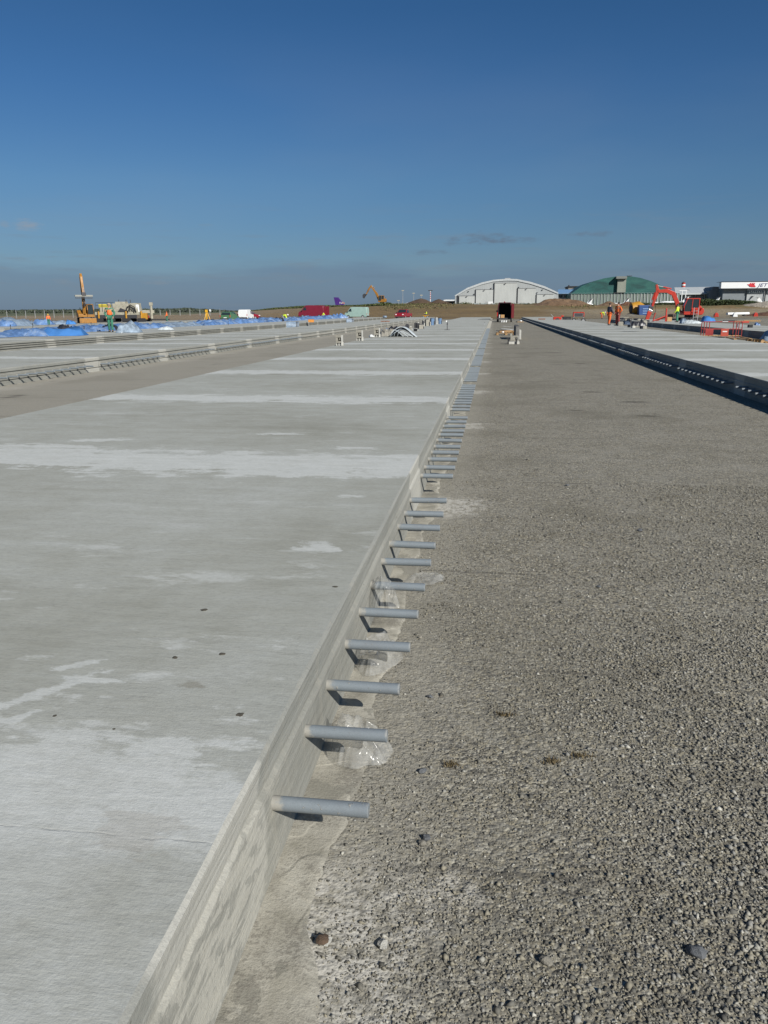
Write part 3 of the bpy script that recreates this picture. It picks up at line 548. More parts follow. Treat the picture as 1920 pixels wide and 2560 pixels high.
film('wrinkled clear plastic film draped between the second and third dowel bars', (-0.45, 2.56, 0.014), 0.25, 0.24, 0.11, 3, 0.05, 0.5)
film('clear plastic film bulging between the fourth and fifth dowel bars', (-0.48, 3.34, 0.014), 0.20, 0.33, 0.12, 15, -0.2, 0.3)
film('twist of clear plastic film wrapped over the sixth dowel bar', (-0.52, 3.83, 0.12), 0.17, 0.36, 0.11, 29, 0.3, 0.6)
film('flat scrap of clear film lying under the eighth dowel bar', (-0.37, 4.52, 0.012), 0.24, 0.22, 0.03, 41, 0.5)

# ------------------------------------------------------------------ loose stones and crumbs
def stone(name, label, cat, c, s, mat, seed, group, fl=0.62):
    r = np.random.default_rng(seed); mb = MB(); mb.sph((0, 0, 0), 1.0, 10)
    f = [(1 + 0.28 * r.uniform(-1, 1)) for _ in mb.v]; mb.v = [(x * s * k * 1.2, y * s * k, (z * fl * k + fl * 0.6) * s) for (x, y, z), k in zip(mb.v, f)]
    o = mb.build(name, mat, smooth='auto'); o.location = c; o.rotation_euler.z = r.uniform(0, 6.28); tag(o, label, cat, group)
MS1 = pm('grey_stone', (0.10, 0.105, 0.11), 0.8, 0, 0.2, 40, 0.004); MS2 = pm('pale_stone', (0.21, 0.195, 0.16), 0.8, 0, 0.2, 40, 0.004); MS3 = pm('white_lump', (0.40, 0.39, 0.35), 0.85, 0, 0.12, 60, 0.006); MS4 = pm('black_crumb', (0.07, 0.062, 0.045), 0.9, 0, 0.3, 60); MS5 = pm('brown_crumb', (0.085, 0.055, 0.035), 0.9, 0, 0.3, 60, .004)
GL = 'larger stones lying loose on the gravel'
for i, (u, v, s, mt, lb) in enumerate([(1742, 2385, .022, MS1, 'smooth dark grey pebble in the lower right of the gravel'), (1365, 2405, .017, MS2, 'rounded tan pebble in the gravel below the middle of the frame'), (1908, 2185, .015, MS2, 'pale pebble at the right border of the photo'),
        (1066, 2098, .016, MS1, 'upper grey stone of the touching pair right of the nearest dowel bar'), (1056, 2110, .013, MS2, 'lower tan stone of the touching pair right of the nearest dowel bar'), (1057, 1930, .015, MS1, 'round grey pebble right of the second dowel bar tip'),
        (958, 2365, .018, MS3, 'white lump of concrete on the gravel near the bottom'), (818, 2355, .015, MS3, 'white crumb beside the dark brown clod near the mortar edge'), (1110, 1410, .020, MS2, 'pale stone just beyond the seventh dowel bar tip'), (1050, 1594, .016, MS2, 'tan stone right of the clear film'),
        (1600, 1327, .03, MS1, 'grey stone alone on the open gravel at mid distance'), (1337, 1293, .02, MS2, 'pale stone on the gravel level with the white mortar patch'), (1497, 1468, .02, MS1, 'dark sided stone on the gravel in front of the shaded slab'), (1418, 1214, .03, MS1, 'dark stone on a rough patch of the gravel'), (1075, 1743, .012, MS1, 'small grey stone level with the third dowel bar'), (1320, 1150, .03, MS2, 'pale stone near the row of far dowel bars')]):
    stone('stone', lb, 'stone', P(u, v, 0.002), s * (.85 if v > 1700 else .55), mt, 100 + i, GL)
GC = 'dark crumbs lying on the near slab'
for i, (u, v, s, lb) in enumerate([(510, 1525, .016, 'largest dark crumb in the middle of the near slab'), (437, 1644, .012, 'dark crumb left of the paired crumbs on the near slab'), (555, 1635, .013, 'dark crumb right of the paired crumbs on the near slab'), (600, 1787, .014, 'angular black crumb near the right edge of the near slab'),
        (137, 1790, .009, 'tiny dark crumb beside the white spill'), (285, 1823, .006, 'speck of dirt above the white patch'), (838, 1467, .012, 'dark crumb near the slab edge by the fifth dowel bar')]):
    stone('crumb', lb, 'crumb', P(u, v, ZS), s * .8, MS4, 200 + i, GC, 0.14)
stone('brown_clod', 'dark brown clod beside the white crumb on the mortar edge', 'clod', P(806, 2352, .01), .014, MS5, 300, GL)
for i, (u, v, lb) in enumerate([(1452, 1893, 'rightmost tuft of brown moss on the near gravel'), (1380, 1906, 'brown moss tuft just left of the rightmost tuft'), (1128, 1916, 'brown moss tuft nearest the second dowel bar'), (1258, 1790, 'brown moss tuft farthest from the camera')]):
    mb = MB(); c0 = P(u, v, 0); r = np.random.default_rng(400 + i)
    for _ in range(60):
        x, y = r.normal(0, .018), r.normal(0, .009); h = r.uniform(.006, .02); a = r.uniform(0, 6.28); mb.add([(x, y, 0), (x + .006 * math.cos(a), y + .006 * math.sin(a), 0), (x + r.normal(0, .006), y + r.normal(0, .006), h)], [(0, 1, 2)])
    o = mb.build('moss_tuft', pm('brown_moss', (0.105, 0.08, 0.04), .95, 0, .4, 60)); o.location = (c0.x, c0.y, 0.004); tag(o, lb, 'moss', 'moss tufts on the near gravel')

# ------------------------------------------------------------------ crumpled sheets
def tarp(label, c, w, d, h, seed, mat, rz=0.0, name='blue_tarp', group=None, res=(26, 16), cat='tarp', sharp=1.0, peak=None, parent=None):
    nx, ny = res; u = np.linspace(-1, 1, nx); v = np.linspace(-1, 1, ny); U, V = np.meshgrid(u, v, indexing='ij'); r = np.random.default_rng(seed)
    env = np.clip(1 - np.abs(U) ** 7, 0, 1) * np.clip(1 - np.abs(V) ** 5, 0, 1)
    Z = 0.26 + 0.85 * fbm(U * w * .9, V * d * .9, seed, 1.3, 4, True) + r.uniform(-.24, .24, U.shape) * sharp
    if peak: Z = Z * 0.75 + 0.55 * peak[2] * np.maximum(0, 1 - np.abs(U - peak[0]) / 1.1 - 0.35 * np.abs(V - peak[1]))
    Z = np.maximum(Z, 0.05) * env * h + 0.012
    k = 1 + 0.16 * fbm(V * 2.5, U * 2.5, seed + 5, 1.4, 4); X = U * w / 2 * k + r.uniform(-.03, .03, U.shape) * w / nx * 8; Y = V * d / 2 * (1 + 0.2 * fbm(U * 3, V, seed + 6, 1.5, 4)) + r.uniform(-.03, .03, U.shape) * d / ny * 8
    o = npmesh(name, np.stack([X, Y, Z], -1).reshape(-1, 3), grid(nx, ny), mat, parent)
    o.location = c; o.rotation_euler.z = rz
    return tag(o, label, cat, group) if label else o
GT = 'blue tarpaulins lying over the curing slabs on the left'
tl = [('long flat blue tarp at the left border, lying on the ridged slab', -25.2, 37.5, 2.6, 7.0, .30, M_BLUET), ('rumpled blue tarp just behind the shiny blue one', -25.6, 43.5, 2.4, 6.0, .42, M_BLUET), ('blue tarp under the feet of the worker in the green jacket', -26.6, 50.5, 3.2, 7.5, .45, M_BLUET),
      ('blue tarp right behind the heap of clear plastic', -26.6, 58.5, 3.0, 8.0, .45, M_BLUET), ('grey blue tarp with black folds right of the clear plastic heap', -26.8, 67, 3.0, 8.0, .42, M_GREYT), ('blue tarp in front of the yellow tripod', -27, 76, 3.0, 9.0, .50, M_BLUET),
      ('blue tarp in front of the green hatchback', -27, 86, 3.2, 10, .55, M_BLUET), ('blue tarp in front of the small white van', -27, 96.5, 3.0, 10, .5, M_BLUET), ('blue tarp beside the bending worker', -27, 107, 3.0, 10, .52, M_BLUET), ('blue tarp in front of the dark red van', -27, 118, 3.2, 11, .6, M_BLUET), ('blue tarp in front of the pale green van', -27, 131, 3.2, 12, .6, M_BLUET)]
for i, (lb, x, y, w, d, h, mt) in enumerate(tl):
    o = tarp(lb, (x, y, ZS if x > -26 else 0.28), w, d, h * (.8 if x > -26 else 1.05), 500 + i, mt, 0.04 * math.sin(i * 2.1), group=GT, res=(16, 30))
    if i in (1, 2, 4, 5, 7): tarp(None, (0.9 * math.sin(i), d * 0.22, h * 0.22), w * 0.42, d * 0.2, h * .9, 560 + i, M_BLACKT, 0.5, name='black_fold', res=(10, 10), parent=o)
tarp('shiny blue tarp with white glare, bunched up on the ridged slab', (-22.4, 40.3, ZS), 2.1, 1.5, .62, 531, M_BLUES, 0.1, group=GT, res=(7, 5), sharp=2.0, peak=(0.7, 0, .5))
tarp('blue tarp trailing left from the shiny one', (-24.1, 39.6, ZS), 2.4, 1.6, .42, 524, M_BLUET, 0.1, group=GT, res=(10, 8), sharp=1.4)
tarp('small grey tarp scrap at the left border on the ridged slab', (-23.0, 33.2, ZS), 1.3, 1.0, .16, 526, M_GREYT, 0.2, group=GT)
tarp('heap of clear whitish plastic sheeting right of the green jacket worker', (-21.7, 46.5, ZS), 1.35, 1.3, .72, 533, pm('whitish_plastic', (0.26, 0.32, 0.38), 0.22, 0, 0.4, 4, 0.01, 0.8), 0.2, name='plastic_heap', group=GT, res=(8, 7), sharp=1.4, cat='plastic sheeting', peak=(0.25, 0, .8))
tarp('white plastic scrap on the slab right of the clear plastic heap', (-22.1, 53.0, ZS), 1.0, .8, .22, 528, M_PALET, 0.3, name='plastic_scrap', group=GT)
for i, (lb, u, v, w, d, h, mt) in enumerate([('tarp heap with a white top at the left border', 32, 815, 2.9, 3.2, 1.0, M_GREYT), ('peaked blue tarp heap right of the far orange vest worker', 108, 812, 1.5, 2.0, .9, M_BLUET), ('low grey blue tarp heap left of the orange excavator', 150, 811, 2.2, 2.0, .5, M_GREYT),
        ('blue tarp bundle touching the orange excavator', 178, 811, .8, 1.2, .75, M_BLUES), ('grey tarp heap left of the far orange vest worker', 62, 814, 1.7, 2.2, .8, M_GREYT), ('blue tarp skirt hanging from the tarp heap at the left border', 14, 816, 1.6, 2.0, .75, M_BLUET)]):
    tarp(lb, P(u, v, ZS), w * 1.15, d, h * .72, 540 + i, mt, 0.1 * i, group=GT, res=(11, 9), sharp=1.2, peak=(-.1, 0, .6))
tarp('white plastic sheet thrown over the tarp heap at the left border', P(27, 810, ZS + .1), 1.0, 1.0, .45, 549, M_WHITE, .3, name='plastic_sheet', group=GT)
tarp('blue tarp heaped against the nose of the pale green van', P(850, 799, .1), 3.0, 2.5, .9, 551, M_BLUET, .3, group=GT)
tarp('blue tarp mound in front of the open door of the dark red van', P(815, 801, .1), 3.6, 2.5, .75, 552, M_BLUET, .1, group=GT)
GTR = 'tarps on the slabs at the right'
tarp('bright blue tarp heap beside the red guard frame', P(1770, 805, ZS), 1.2, 1.2, .55, 571, M_BLUES, 0.2, group=GTR, res=(8, 6), sharp=1.3, peak=(-.3, 0, .8))
tarp('low pale blue sheet in front of the red excavator', P(1728, 809, ZS), 1.6, 1.0, .28, 572, M_PALET, 0.1, group=GTR)
tarp('curled grey sheet left of the pale blue sheet by the red excavator', P(1708, 809, ZS), .5, .7, .45, 573, M_GREYT, 0.1, group=GTR)
tarp('tiny blue tarp far right on the work area', P(1893, 815, .1), .45, .5, .28, 574, M_BLUET, 0.1, group=GTR)
tarp('grey sheet draped over the end of the far right slab', (14.25, 43.7, 0.0), 1.5, 1.5, .62, 575, M_GREYT, -.3, group=GTR, res=(10, 8), sharp=1.2, peak=(0.1, .2, .9))

def tent_sheet():        # propped pale sheets on the near slab
    t = thing('sheet_pile', 'pale grey sheets propped like a tent on the left edge of the centre slab', 'tarp', (-4.25, 38.3, ZS))
    for k in range(3):
        nx, ny = 24, 8; u = np.linspace(0, 1, nx); v = np.linspace(-1, 1, ny); U, V = np.meshgrid(u, v, indexing='ij')
        x = (-0.62 + 1.28 * U) * (1 - .04 * k); z = (0.44 - 0.05 * k) * np.where(U < .42, np.sin(U / .42 * math.pi / 2) ** .8, np.cos((U - .42) / .58 * math.pi / 2) ** 1.25) + .012 + .02 * np.sin(V * 3 + U * 9)
        y = V * 0.45 * (1 - 0.25 * U) + 0.06 * k - .1 * np.sin(U * 6)
        o = npmesh('sheet', np.stack([x, y, np.maximum(z, .01)], -1).reshape(-1, 3), grid(nx, ny), M_PALET if k == 0 else (M_BLACKT if k == 1 else M_GREYT), t, smooth=True)
        so_ = o.modifiers.new('solid', 'SOLIDIFY'); so_.thickness = 0.02
    mb = MB()
    for s in (0, .16, .32): mb.tube([(-.55 + s, -.47, .01), (-.5 + s, -.47, .2), (-.38 + s * 1.2, -.46, .33 - s * .2), (-.2 + s * 1.5, -.46, .25 - .4 * s), (.05 + s * 1.4, -.46, .012)], .014, 6)
    mb.build('rolled_edge', M_PALET, t, smooth=True)
    tarp('grey sheet crumpled against the pale tent of sheets', (-5.0, 39.2, ZS), 1.1, 1.4, .30, 581, M_CONC, .2, name='crumpled_sheet', group=None)
    tarp('blue tarp stuffed behind the third block frame on the centre slab', (-5.45, 41.0, ZS), .55, .9, .42, 582, M_BLUES, .2)
    tarp('black sheet behind the blue tarp on the centre slab', (-5.15, 42.2, ZS), .6, .9, .42, 583, M_BLACKT, .2, name='black_sheet')
tent_sheet()

# ------------------------------------------------------------------ block frames and formwork along the slab edges
def block_frame(label, c, s=1.0, rz=0.0, kind=0, group='block frames along the slab edges'):
    t = thing('block_stand', label, 'block stand', c, rz, group)
    a = MB(); a.box((-.02, 0, .325 * s), (.20 * s, .22, .09 * s)).box((-.075 * s, 0, .215 * s), (.075 * s, .22, .115 * s)).box((.035 * s, .02, .235 * s), (.08 * s, .18, .07 * s)).box((-.02, 0, .125 * s), (.18 * s, .22, .075 * s)); a.build('block', M_CONC, t, .004)
    b = MB(); b.box((-.085 * s, 0, .042 * s), (.035, .18, .085 * s)).box((0.0, 0, .042 * s), (.035, .18, .085 * s)); b.build('foot', M_CONCW, t)
    w = MB(); w.box((.098 * s, 0, .18 * s), (.028, .24, .36 * s)).box((.12 * s, 0, .06 * s), (.03, .2, .12 * s)); w.build('lit_side_plate', M_CONCW, t, .003)  # pale plate paints the sunlit right side of the blocks
    d = MB(); d.box((.0, .06, .2 * s), (.15 * s, .02, .3 * s)); d.build('slit_shade', pm('shaded_block', (.13, .125, .105), .9), t)  # dark inner slab painted as the shade in the slits between blocks
    return t
block_frame('nearest grey block frame standing on the left edge of the centre slab', (-5.45, 28.5, ZS), 1.0)
block_frame('second block frame from the camera on the left edge of the centre slab', (-5.5, 33.2, ZS), 1.15)
block_frame('third block frame from the camera, left of the pale sheets', (-5.42, 37.7, ZS), 1.15)
stone('white_bucket', 'white rubble sack lying left of the third block frame', 'sack', (-5.66, 37.5, ZS), .12, M_WHITE, 611, None)
GF = 'small formwork pieces along the left edge of the centre slab'
for i, (u, v, h, w, mt, lb) in enumerate([(1018, 822, .28, .18, M_DARK, 'dark formwork block right of the pale sheets'), (1027, 826, .22, .14, M_CONC, 'small pale block beside the dark formwork block'), (1039, 821, .36, .12, M_BLACK, 'left one of the two upright black blocks'), (1045, 822, .38, .13, M_BLACK, 'right one of the two upright black blocks'), (1053, 822, .26, .28, M_CONC, 'pale low block beside the two black blocks'), (1058, 816, .42, .07, M_DARK, 'thin dark post between the block groups'),
        (1068, 815, .5, .25, M_CONC, 'pale block left of the bent worker helmet shape'), (1071, 814, .5, .22, M_BLACK, 'black bin at the left edge of the far slab'), (1080, 813, .55, .25, pm('denim_blue', (0.10, 0.17, 0.28), .7), 'blue crate at the left edge of the far slab'), (1090, 811, .55, .2, M_GREY, 'grey drum stand at the left edge of the far slab'), (1099, 810, .5, .25, pm('denim_blue', (0.10, 0.17, 0.28), .7), 'farthest blue crate at the left edge of the slab'), (1039, 828, .14, .07, M_BLACK, 'small black block lying in front on the slab')]):
    c = P(u, v, ZS); t = thing('formwork_block', lb, 'formwork block', c, .1 * i, GF)
    k = MB(); k.box((0, 0, h * .5), (w * 1.3, .22, h)); k.build('block', mt, t, .01)
    k = MB(); k.box((0, -.02, h + .02), (w * .8, .16, .04)).box((w * .5, -.12, h * .3), (.05, .05, h * .6)); k.build('cap', M_CONCW if i % 2 else M_DARK, t)

def pole_stand():
    t = thing('pole_stand', 'black pole on a flat foot with a white top, standing on the slab', 'pole', P(1118, 825, ZS))
    MB().cyl((0, 0, 0.02), (0, 0, .56), .022).build('pole', M_DARK, t, smooth='auto'); MB().box((0, 0, .012), (.34, .2, .024)).build('foot', M_DARK, t, .004)
    MB().box((-.05, -.01, .53), (.09, .06, .10)).build('lamp_head', M_WHITE, t, .01); MB().box((0, -.02, .36), (.07, .05, .10)).build('clamp', M_DARK, t, .005)
pole_stand()
t = thing('marker_post', 'short dark marker post near the far right corner of the centre slab', 'post', P(1211, 813, ZS)); MB().box((0, 0, .1), (.07, .05, .2)).build('post', M_GREY, t, .005); MB().box((0, 0, .21), (.09, .07, .02)).build('cap', M_DARK, t)
MB_ = MB().box((0, 0, .02), (2.1, .07, .04)); o = MB_.build('steel_bar', M_DARK); o.location = P(1215, 799, ZS); tag(o, 'thin dark bar lying across the far end of the centre slab', 'bar')

def formwork_row():      # standing on the right gravel strip
    t = thing('formwork_stack', 'tall dark grey stack of formwork with a white flank on the gravel strip', 'formwork', (1.25, 46.5, 0)); rr_ = np.random.default_rng(5)
    for k in range(6): MB().box((rr_.uniform(-.03, .03), k * .55 - 1.2, .36 + .02 * (k % 2)), (.2, .5, .72)).build('panel', M_DARK if k % 2 else pm('weathered_form', (0.13, 0.125, 0.115), .8, 0, .3, 8), t, .01)
    for k in range(6): MB().box((.16, k * .55 - 1.2, .26 - .02 * (k % 2)), (.1, .5, .5)).build('flank', M_CONCW, t, .01)
    block_frame('pale low block frame in front of the dark formwork stack', (1.06, 40.2, 0), 1.0, 0, group='block frames on the gravel strip')
    t = thing('block_stand', 'lowest pale block frame with two black feet on the gravel strip', 'block stand', (.85, 39.2, 0), 0, 'block frames on the gravel strip')
    MB().box((.1, 0, .06), (.5, .3, .12)).build('sill', M_CONCW, t, .01); MB().box((-.16, -.05, .13), (.09, .1, .26)).build('foot', M_BLACK, t); MB().box((.2, -.17, .13), (.07, .06, .26)).build('foot', M_BLACK, t); MB().box((0, .05, .26), (.16, .2, .22)).box((-.05, .05, .43), (.1, .12, .14)).build('block', M_CONC, t, .01)
    MB().box((-.2, -.03, .25), (.13, .1, .06)).build('hook', M_BLACK, t)
formwork_row()

def pallet(name, label, c, rz=0, n=7, tilt=0.0, L=1.25, W=1.0):
    t = thing(name, label, 'pallet', c, rz, ry=tilt)
    for j in range(n): MB().box((-L / 2 + (j + .5) * L / n, 0, .155), (L / n * .78, W, .022)).build('deck_board', M_WOOD, t, .002)
    for y in (-.42, 0, .42): MB().box((0, y * W, .122), (L, .1, .025)).build('stringer', M_WOOD, t); MB().box((-L / 2 + .07, y * W, .06), (.14, .1, .1)).box((0, y * W, .06), (.14, .1, .1)).box((L / 2 - .07, y * W, .06), (.14, .1, .1)).build('block', M_WOOD, t)
    return t
pl = pallet('wooden_pallet', 'wooden pallet carrying a grey hose coil on the gravel strip', (.75, 53.6, 0), 0.05)
t = thing('hose_coil', 'grey hose coil arched over the wooden pallet', 'hose', (.8, 53.5, .17)); rr2 = np.random.default_rng(9)
pts = [(.1 + .52 * math.cos(a) * (1 - .03 * a / 6), .35 * math.sin(a), .05 + .16 * max(0, math.sin(a * .5 + .3)) + .012 * a) for a in np.linspace(0, 15, 80)]
MB().tube(pts, .016, 6).build('hose', M_GREY, t, smooth=True); MB().tube([(-.7, -.1, .12), (-.35, -.15, .10), (0, -.2, .16)], .02, 6).build('hose_end', M_DARK, t)
stone('white_lamp', 'small white canister lying on the wooden pallet', 'canister', (.55, 53.2, .17), .075, M_WHITE, 700, None)
MB_ = MB(); MB_.box((0, 0, .11), (1.0, .5, .12)); o = MB_.build('timber_bundle', M_WOOD, None, .01); o.location = (.78, 53.75, .125); tag(o, 'bundle of orange brown timber on top of the wooden pallet', 'timber')
pallet('tilted_pallet', 'broken wooden pallet tilted beside the right slab at the photo border', (10.35, 33.4, .12), 0.5, 6, 0.35, 1.0, .8)
for i, (a, b, lb) in enumerate([((1803, 843), (1822, 848), 'short pale plank at the foot of the red guard frame'), ((1825, 846), (1866, 850), 'long pale plank beside the red guard frame'), ((1838, 843), (1860, 847), 'pale plank behind the long one near the red guard frame')]):
    p0, p1 = P(*a, .40), P(*b, .40); mb = MB(); L = (p1 - p0).length; mb.box((0, 0, 0), (L, .11, .04)); o = mb.build('plank', M_WOOD, None, .003); o.location = (p0 + p1) / 2 + Vector((0.25, 0, 0)); o.rotation_euler.z = math.atan2(p1.y - p0.y, p1.x - p0.x); tag(o, lb, 'plank', 'planks by the guard frame')
for i, (u, lb) in enumerate([(1348.5, 'leftmost of the three brown bricks on the right slab'), (1354.5, 'middle one of the three brown bricks on the right slab'), (1360.5, 'rightmost of the three brown bricks on the right slab')]):
    o = MB().box((0, 0, .07), (.26, .2, .14)).build('brick', pm('brown_brick', (0.22, 0.10, 0.06), .85, 0, .25, 9), None, .01); o.location = P(u, 799, ZS); tag(o, lb, 'brick', 'bricks on the right slab')
t = thing('timber_skid', 'plank skid with white bags by the shaded slab edge', 'skid', P(1300, 806, 0)); MB().box((0, 0, .06), (.9, .4, .08)).build('plank', M_WOOD, t, .01); MB().sph((.1, 0, .18), .16, 8, (1, 1, .7)).build('bag', M_WHITE, t, smooth=True); MB().cyl((-.42, -.2, .08), (-.42, -.1, .08), .09, n=8).build('roller', M_DARK, t)

# ------------------------------------------------------------------ rolls, crate and small items on the left slabs
def roll(label, c, r, L, rz):
    t = thing('mat_roll', label, 'roll', c, rz, 'rolled mats on the left slabs')
    MB().cyl((-L / 2, 0, r), (L / 2, 0, r), r, n=20).build('mat', M_GREYT, t, smooth='auto')
    for k in (.3, .42): MB().cyl((L * k - .03, 0, r), (L * k + .03, 0, r), r * 1.03, n=20).build('strap', M_DARK, t, smooth='auto')
    MB().box((-L * .3, 0, .02), (.5, r * 2.2, .04)).build('skid', M_WOOD, t)
roll('big grey mat roll lying at the foot of the ridged slab', (-15.9, 63.5, .05), .36, 1.0, 0.25)
roll('smaller grey mat roll farther along the ridged slab', (-15.9, 89.5, .05), .34, .8, 0.25)
t = thing('orange_crate', 'orange crate standing on the ridged slab', 'crate', P(778, 806, ZS)); MB().box((0, 0, .16), (.56, .4, .3)).build('crate_body', pm('orange_plastic', (0.65, 0.26, 0.05), .5), t, .02); MB().box((0, 0, .32), (.6, .44, .03)).build('lid', pm('orange_plastic', (0.65, 0.26, 0.05), .5), t, .005)
for i in range(3):
    o = MB().box((0, 0, .05), (.42, .3, .1)).build('brick_pile', pm('brown_brick', (0.22, 0.10, 0.06), .85, 0, .25, 9), None, .01); o.location = P(957 + i * 6, 804.5, ZS); tag(o, ['left', 'middle', 'right'][i] + ' one of the low orange brown stacks on the second slab', 'brick stack', 'brick stacks on the second slab')
stone('dark_bag', 'dark bag on the far ridged slab left of the red pickup', 'bag', P(962, 794, ZS), .35, M_GREYT, 710, None)
GST = 'thin dark stakes beside the blue tarps'
for i, (u, v, lb) in enumerate([(28, 828, 'stake nearest the left border'), (83, 822, 'stake left of the shiny blue tarp'), (191, 838, 'short stake right of the shiny blue tarp'), (212, 833, 'second stake right of the shiny blue tarp'), (229, 818, 'stake behind the blue tarps near the orange excavator'), (238, 828, 'thick stake left of the green jacket worker'), (517, 812, 'stake under the yellow tripod'), (571, 814, 'stake in front of the green hatchback'), (668, 806, 'stake near the bending worker')]):
    o = MB().cyl((0, 0, 0), (0, 0, .55), .022, n=8).box((0, 0, .5), (.06, .06, .05)).build('stake', M_DARK); o.location = P(u, v + 4, .2); tag(o, 'dark ' + lb, 'stake', GST)
# ------------------------------------------------------------------ people
DG = None
def skin(name, joints, edges, radii, mat, parent, root=0, sub=1):
    me = bpy.data.meshes.new(name); me.from_pydata([tuple(j) for j in joints], edges, [])
    o = bpy.data.objects.new(name, me); COL.objects.link(o)
    s = o.modifiers.new('skin', 'SKIN'); s.use_smooth_shade = True
    sv = me.skin_vertices[0].data
    for i, r in enumerate(radii): sv[i].radius = (r, r) if not hasattr(r, '__len__') else r; sv[i].use_root = (i == root)
    u = o.modifiers.new('sub', 'SUBSURF'); u.levels = u.render_levels = sub
    dg = bpy.context.evaluated_depsgraph_get(); dg.update(); ev = o.evaluated_get(dg); m2 = bpy.data.meshes.new_from_object(ev)
    o.modifiers.clear(); o.data = m2; m2.materials.clear(); m2.materials.append(mat); m2.shade_smooth(); bpy.data.meshes.remove(me); m2.name = name
    o.parent = parent; return o
def person(label, c, rz, top, legs, vest=None, hat=None, pose='stand', arms=((.06, .0), (.06, .0)), h=1.75, stride=0.0, hair=(0.03, 0.02, 0.015), group='workers on the site'):
    t = thing('person', label, 'person', c, rz, group); k = h / 1.75; t.scale = (k, k, k)
    J = {}
    def put(n, x, y, z): J[n] = Vector((x, y, z))
    put('pel', 0, 0, .95); put('bel', .01, 0, 1.1); put('che', 0, 0, 1.30); put('nb', 0, 0, 1.46); put('nk', .015, 0, 1.53); put('hd', .025, 0, 1.62); put('ht', .015, 0, 1.71)
    for s, sg in (('l', 1), ('r', -1)):
        a = arms[0 if s == 'l' else 1]
        put('sh' + s, 0, .18 * sg, 1.41); put('el' + s, -.03 + a[0], (.25 + a[1]) * sg, 1.14); put('wr' + s, .06 + a[0] * 3, (.26 - a[1] * 1.2) * sg, .90 + abs(a[1]) * .6 + (.18 if a[0] > .1 else 0))
        put('pm' + s, J['wr' + s].x + .03, J['wr' + s].y, J['wr' + s].z - .06)
        f = stride * sg; put('hp' + s, 0, .095 * sg, .92); put('kn' + s, .02 + f * .55, .105 * sg, .50); put('an' + s, -.03 + f, .11 * sg, .085); put('to' + s, .13 + f, .125 * sg, .035)
    up = ['bel', 'che', 'nb', 'nk', 'hd', 'ht', 'shl', 'shr', 'ell', 'elr', 'wrl', 'wrr', 'pml', 'pmr']
    if pose == 'bend':
        A = R_(78)
        for n in up:
            v = J[n] - J['pel']; J[n] = J['pel'] + Vector((v.x * math.cos(A) + v.z * math.sin(A), v.y, v.z * math.cos(A) - v.x * math.sin(A)))
        for s in 'lr':
            J['el' + s] = J['sh' + s] + Vector((.04, 0, -.28)); J['wr' + s] = J['el' + s] + Vector((.10, 0, -.22)); J['pm' + s] = J['wr' + s] + Vector((.03, 0, -.06))
        d = Vector((-.16, 0, 0))
        for n in list(J):
            if n in up or n == 'pel' or n.startswith('hp'): J[n] = J[n] + d
    if pose == 'sit':
        for n in up + ['pel', 'hpl', 'hpr']: J[n] = J[n] + Vector((-.05, 0, -.40))
        for s in 'lr': J['kn' + s] = J['hp' + s] + Vector((.42, 0, .02)); J['an' + s] = J['kn' + s] + Vector((-.02, 0, -.44)); J['to' + s] = J['an' + s] + Vector((.16, 0, -.05)); J['wr' + s] = J['el' + s] + Vector((.24, 0, .02)); J['pm' + s] = J['wr' + s] + Vector((.06, 0, 0))
    names = ['pel', 'bel', 'che', 'nb', 'nk', 'hd', 'ht', 'shl', 'ell', 'wrl', 'pml', 'shr', 'elr', 'wrr', 'pmr', 'hpl', 'knl', 'anl', 'tol', 'hpr', 'knr', 'anr', 'tor']
    rad = [.12, .12, .13, .075, .055, (.085, .075), (.07, .06), .06, .045, .03, (.036, .018), .06, .045, .03, (.036, .018), .085, .06, .045, .035, .085, .06, .045, .035]
    ix = {n: i for i, n in enumerate(names)}; E_ = [('pel', 'bel'), ('bel', 'che'), ('che', 'nb'), ('nb', 'nk'), ('nk', 'hd'), ('hd', 'ht'), ('che', 'shl'), ('shl', 'ell'), ('ell', 'wrl'), ('wrl', 'pml'), ('che', 'shr'), ('shr', 'elr'), ('elr', 'wrr'), ('wrr', 'pmr'), ('pel', 'hpl'), ('hpl', 'knl'), ('knl', 'anl'), ('anl', 'tol'), ('pel', 'hpr'), ('hpr', 'knr'), ('knr', 'anr'), ('anr', 'tor')]
    vs = [J[n] for n in names]; es = [(ix[a], ix[b]) for a, b in E_]
    def branch(frm, pts, rs):
        p = frm
        for q, r in zip(pts, rs): vs.append(q); rad.append(r); es.append((p, len(vs) - 1)); p = len(vs) - 1
    for s, sg in (('l', 1), ('r', -1)):
        d = (J['pm' + s] - J['wr' + s]).normalized(); sd = Vector((0, 1, 0)); n_ = d.cross(sd).normalized(); b0 = J['pm' + s]
        for q, L in ((-.028, .065), (-.010, .078), (.010, .072), (.028, .055)):
            a_ = b0 + n_ * q + d * .02; branch(ix['pm' + s], [a_ + d * L * .5, a_ + d * L * .95 - sd * sg * .012], [.0095, .008])
        branch(ix['wr' + s], [J['wr' + s] + n_ * -.04 + d * .03, J['wr' + s] + n_ * -.052 + d * .075], [.011, .009])
    up_ = (J['ht'] - J['hd']).normalized(); fw = Vector((1, 0, 0)) if pose != 'bend' else Vector((.25, 0, -1)).normalized()
    branch(ix['hd'], [J['hd'] + fw * .10 - up_ * .005], [.014])                                      # nose
    skin('body', vs, es, rad, M_SKIN, t)
    ey = MB()
    for sg in (1, -1): ey.sph(tuple(J['hd'] + fw * .078 + up_ * .03 + Vector((0, .03 * sg, 0))), .010, 6); 
    ey.build('eye', M_BLACK, t)
    ea = MB()
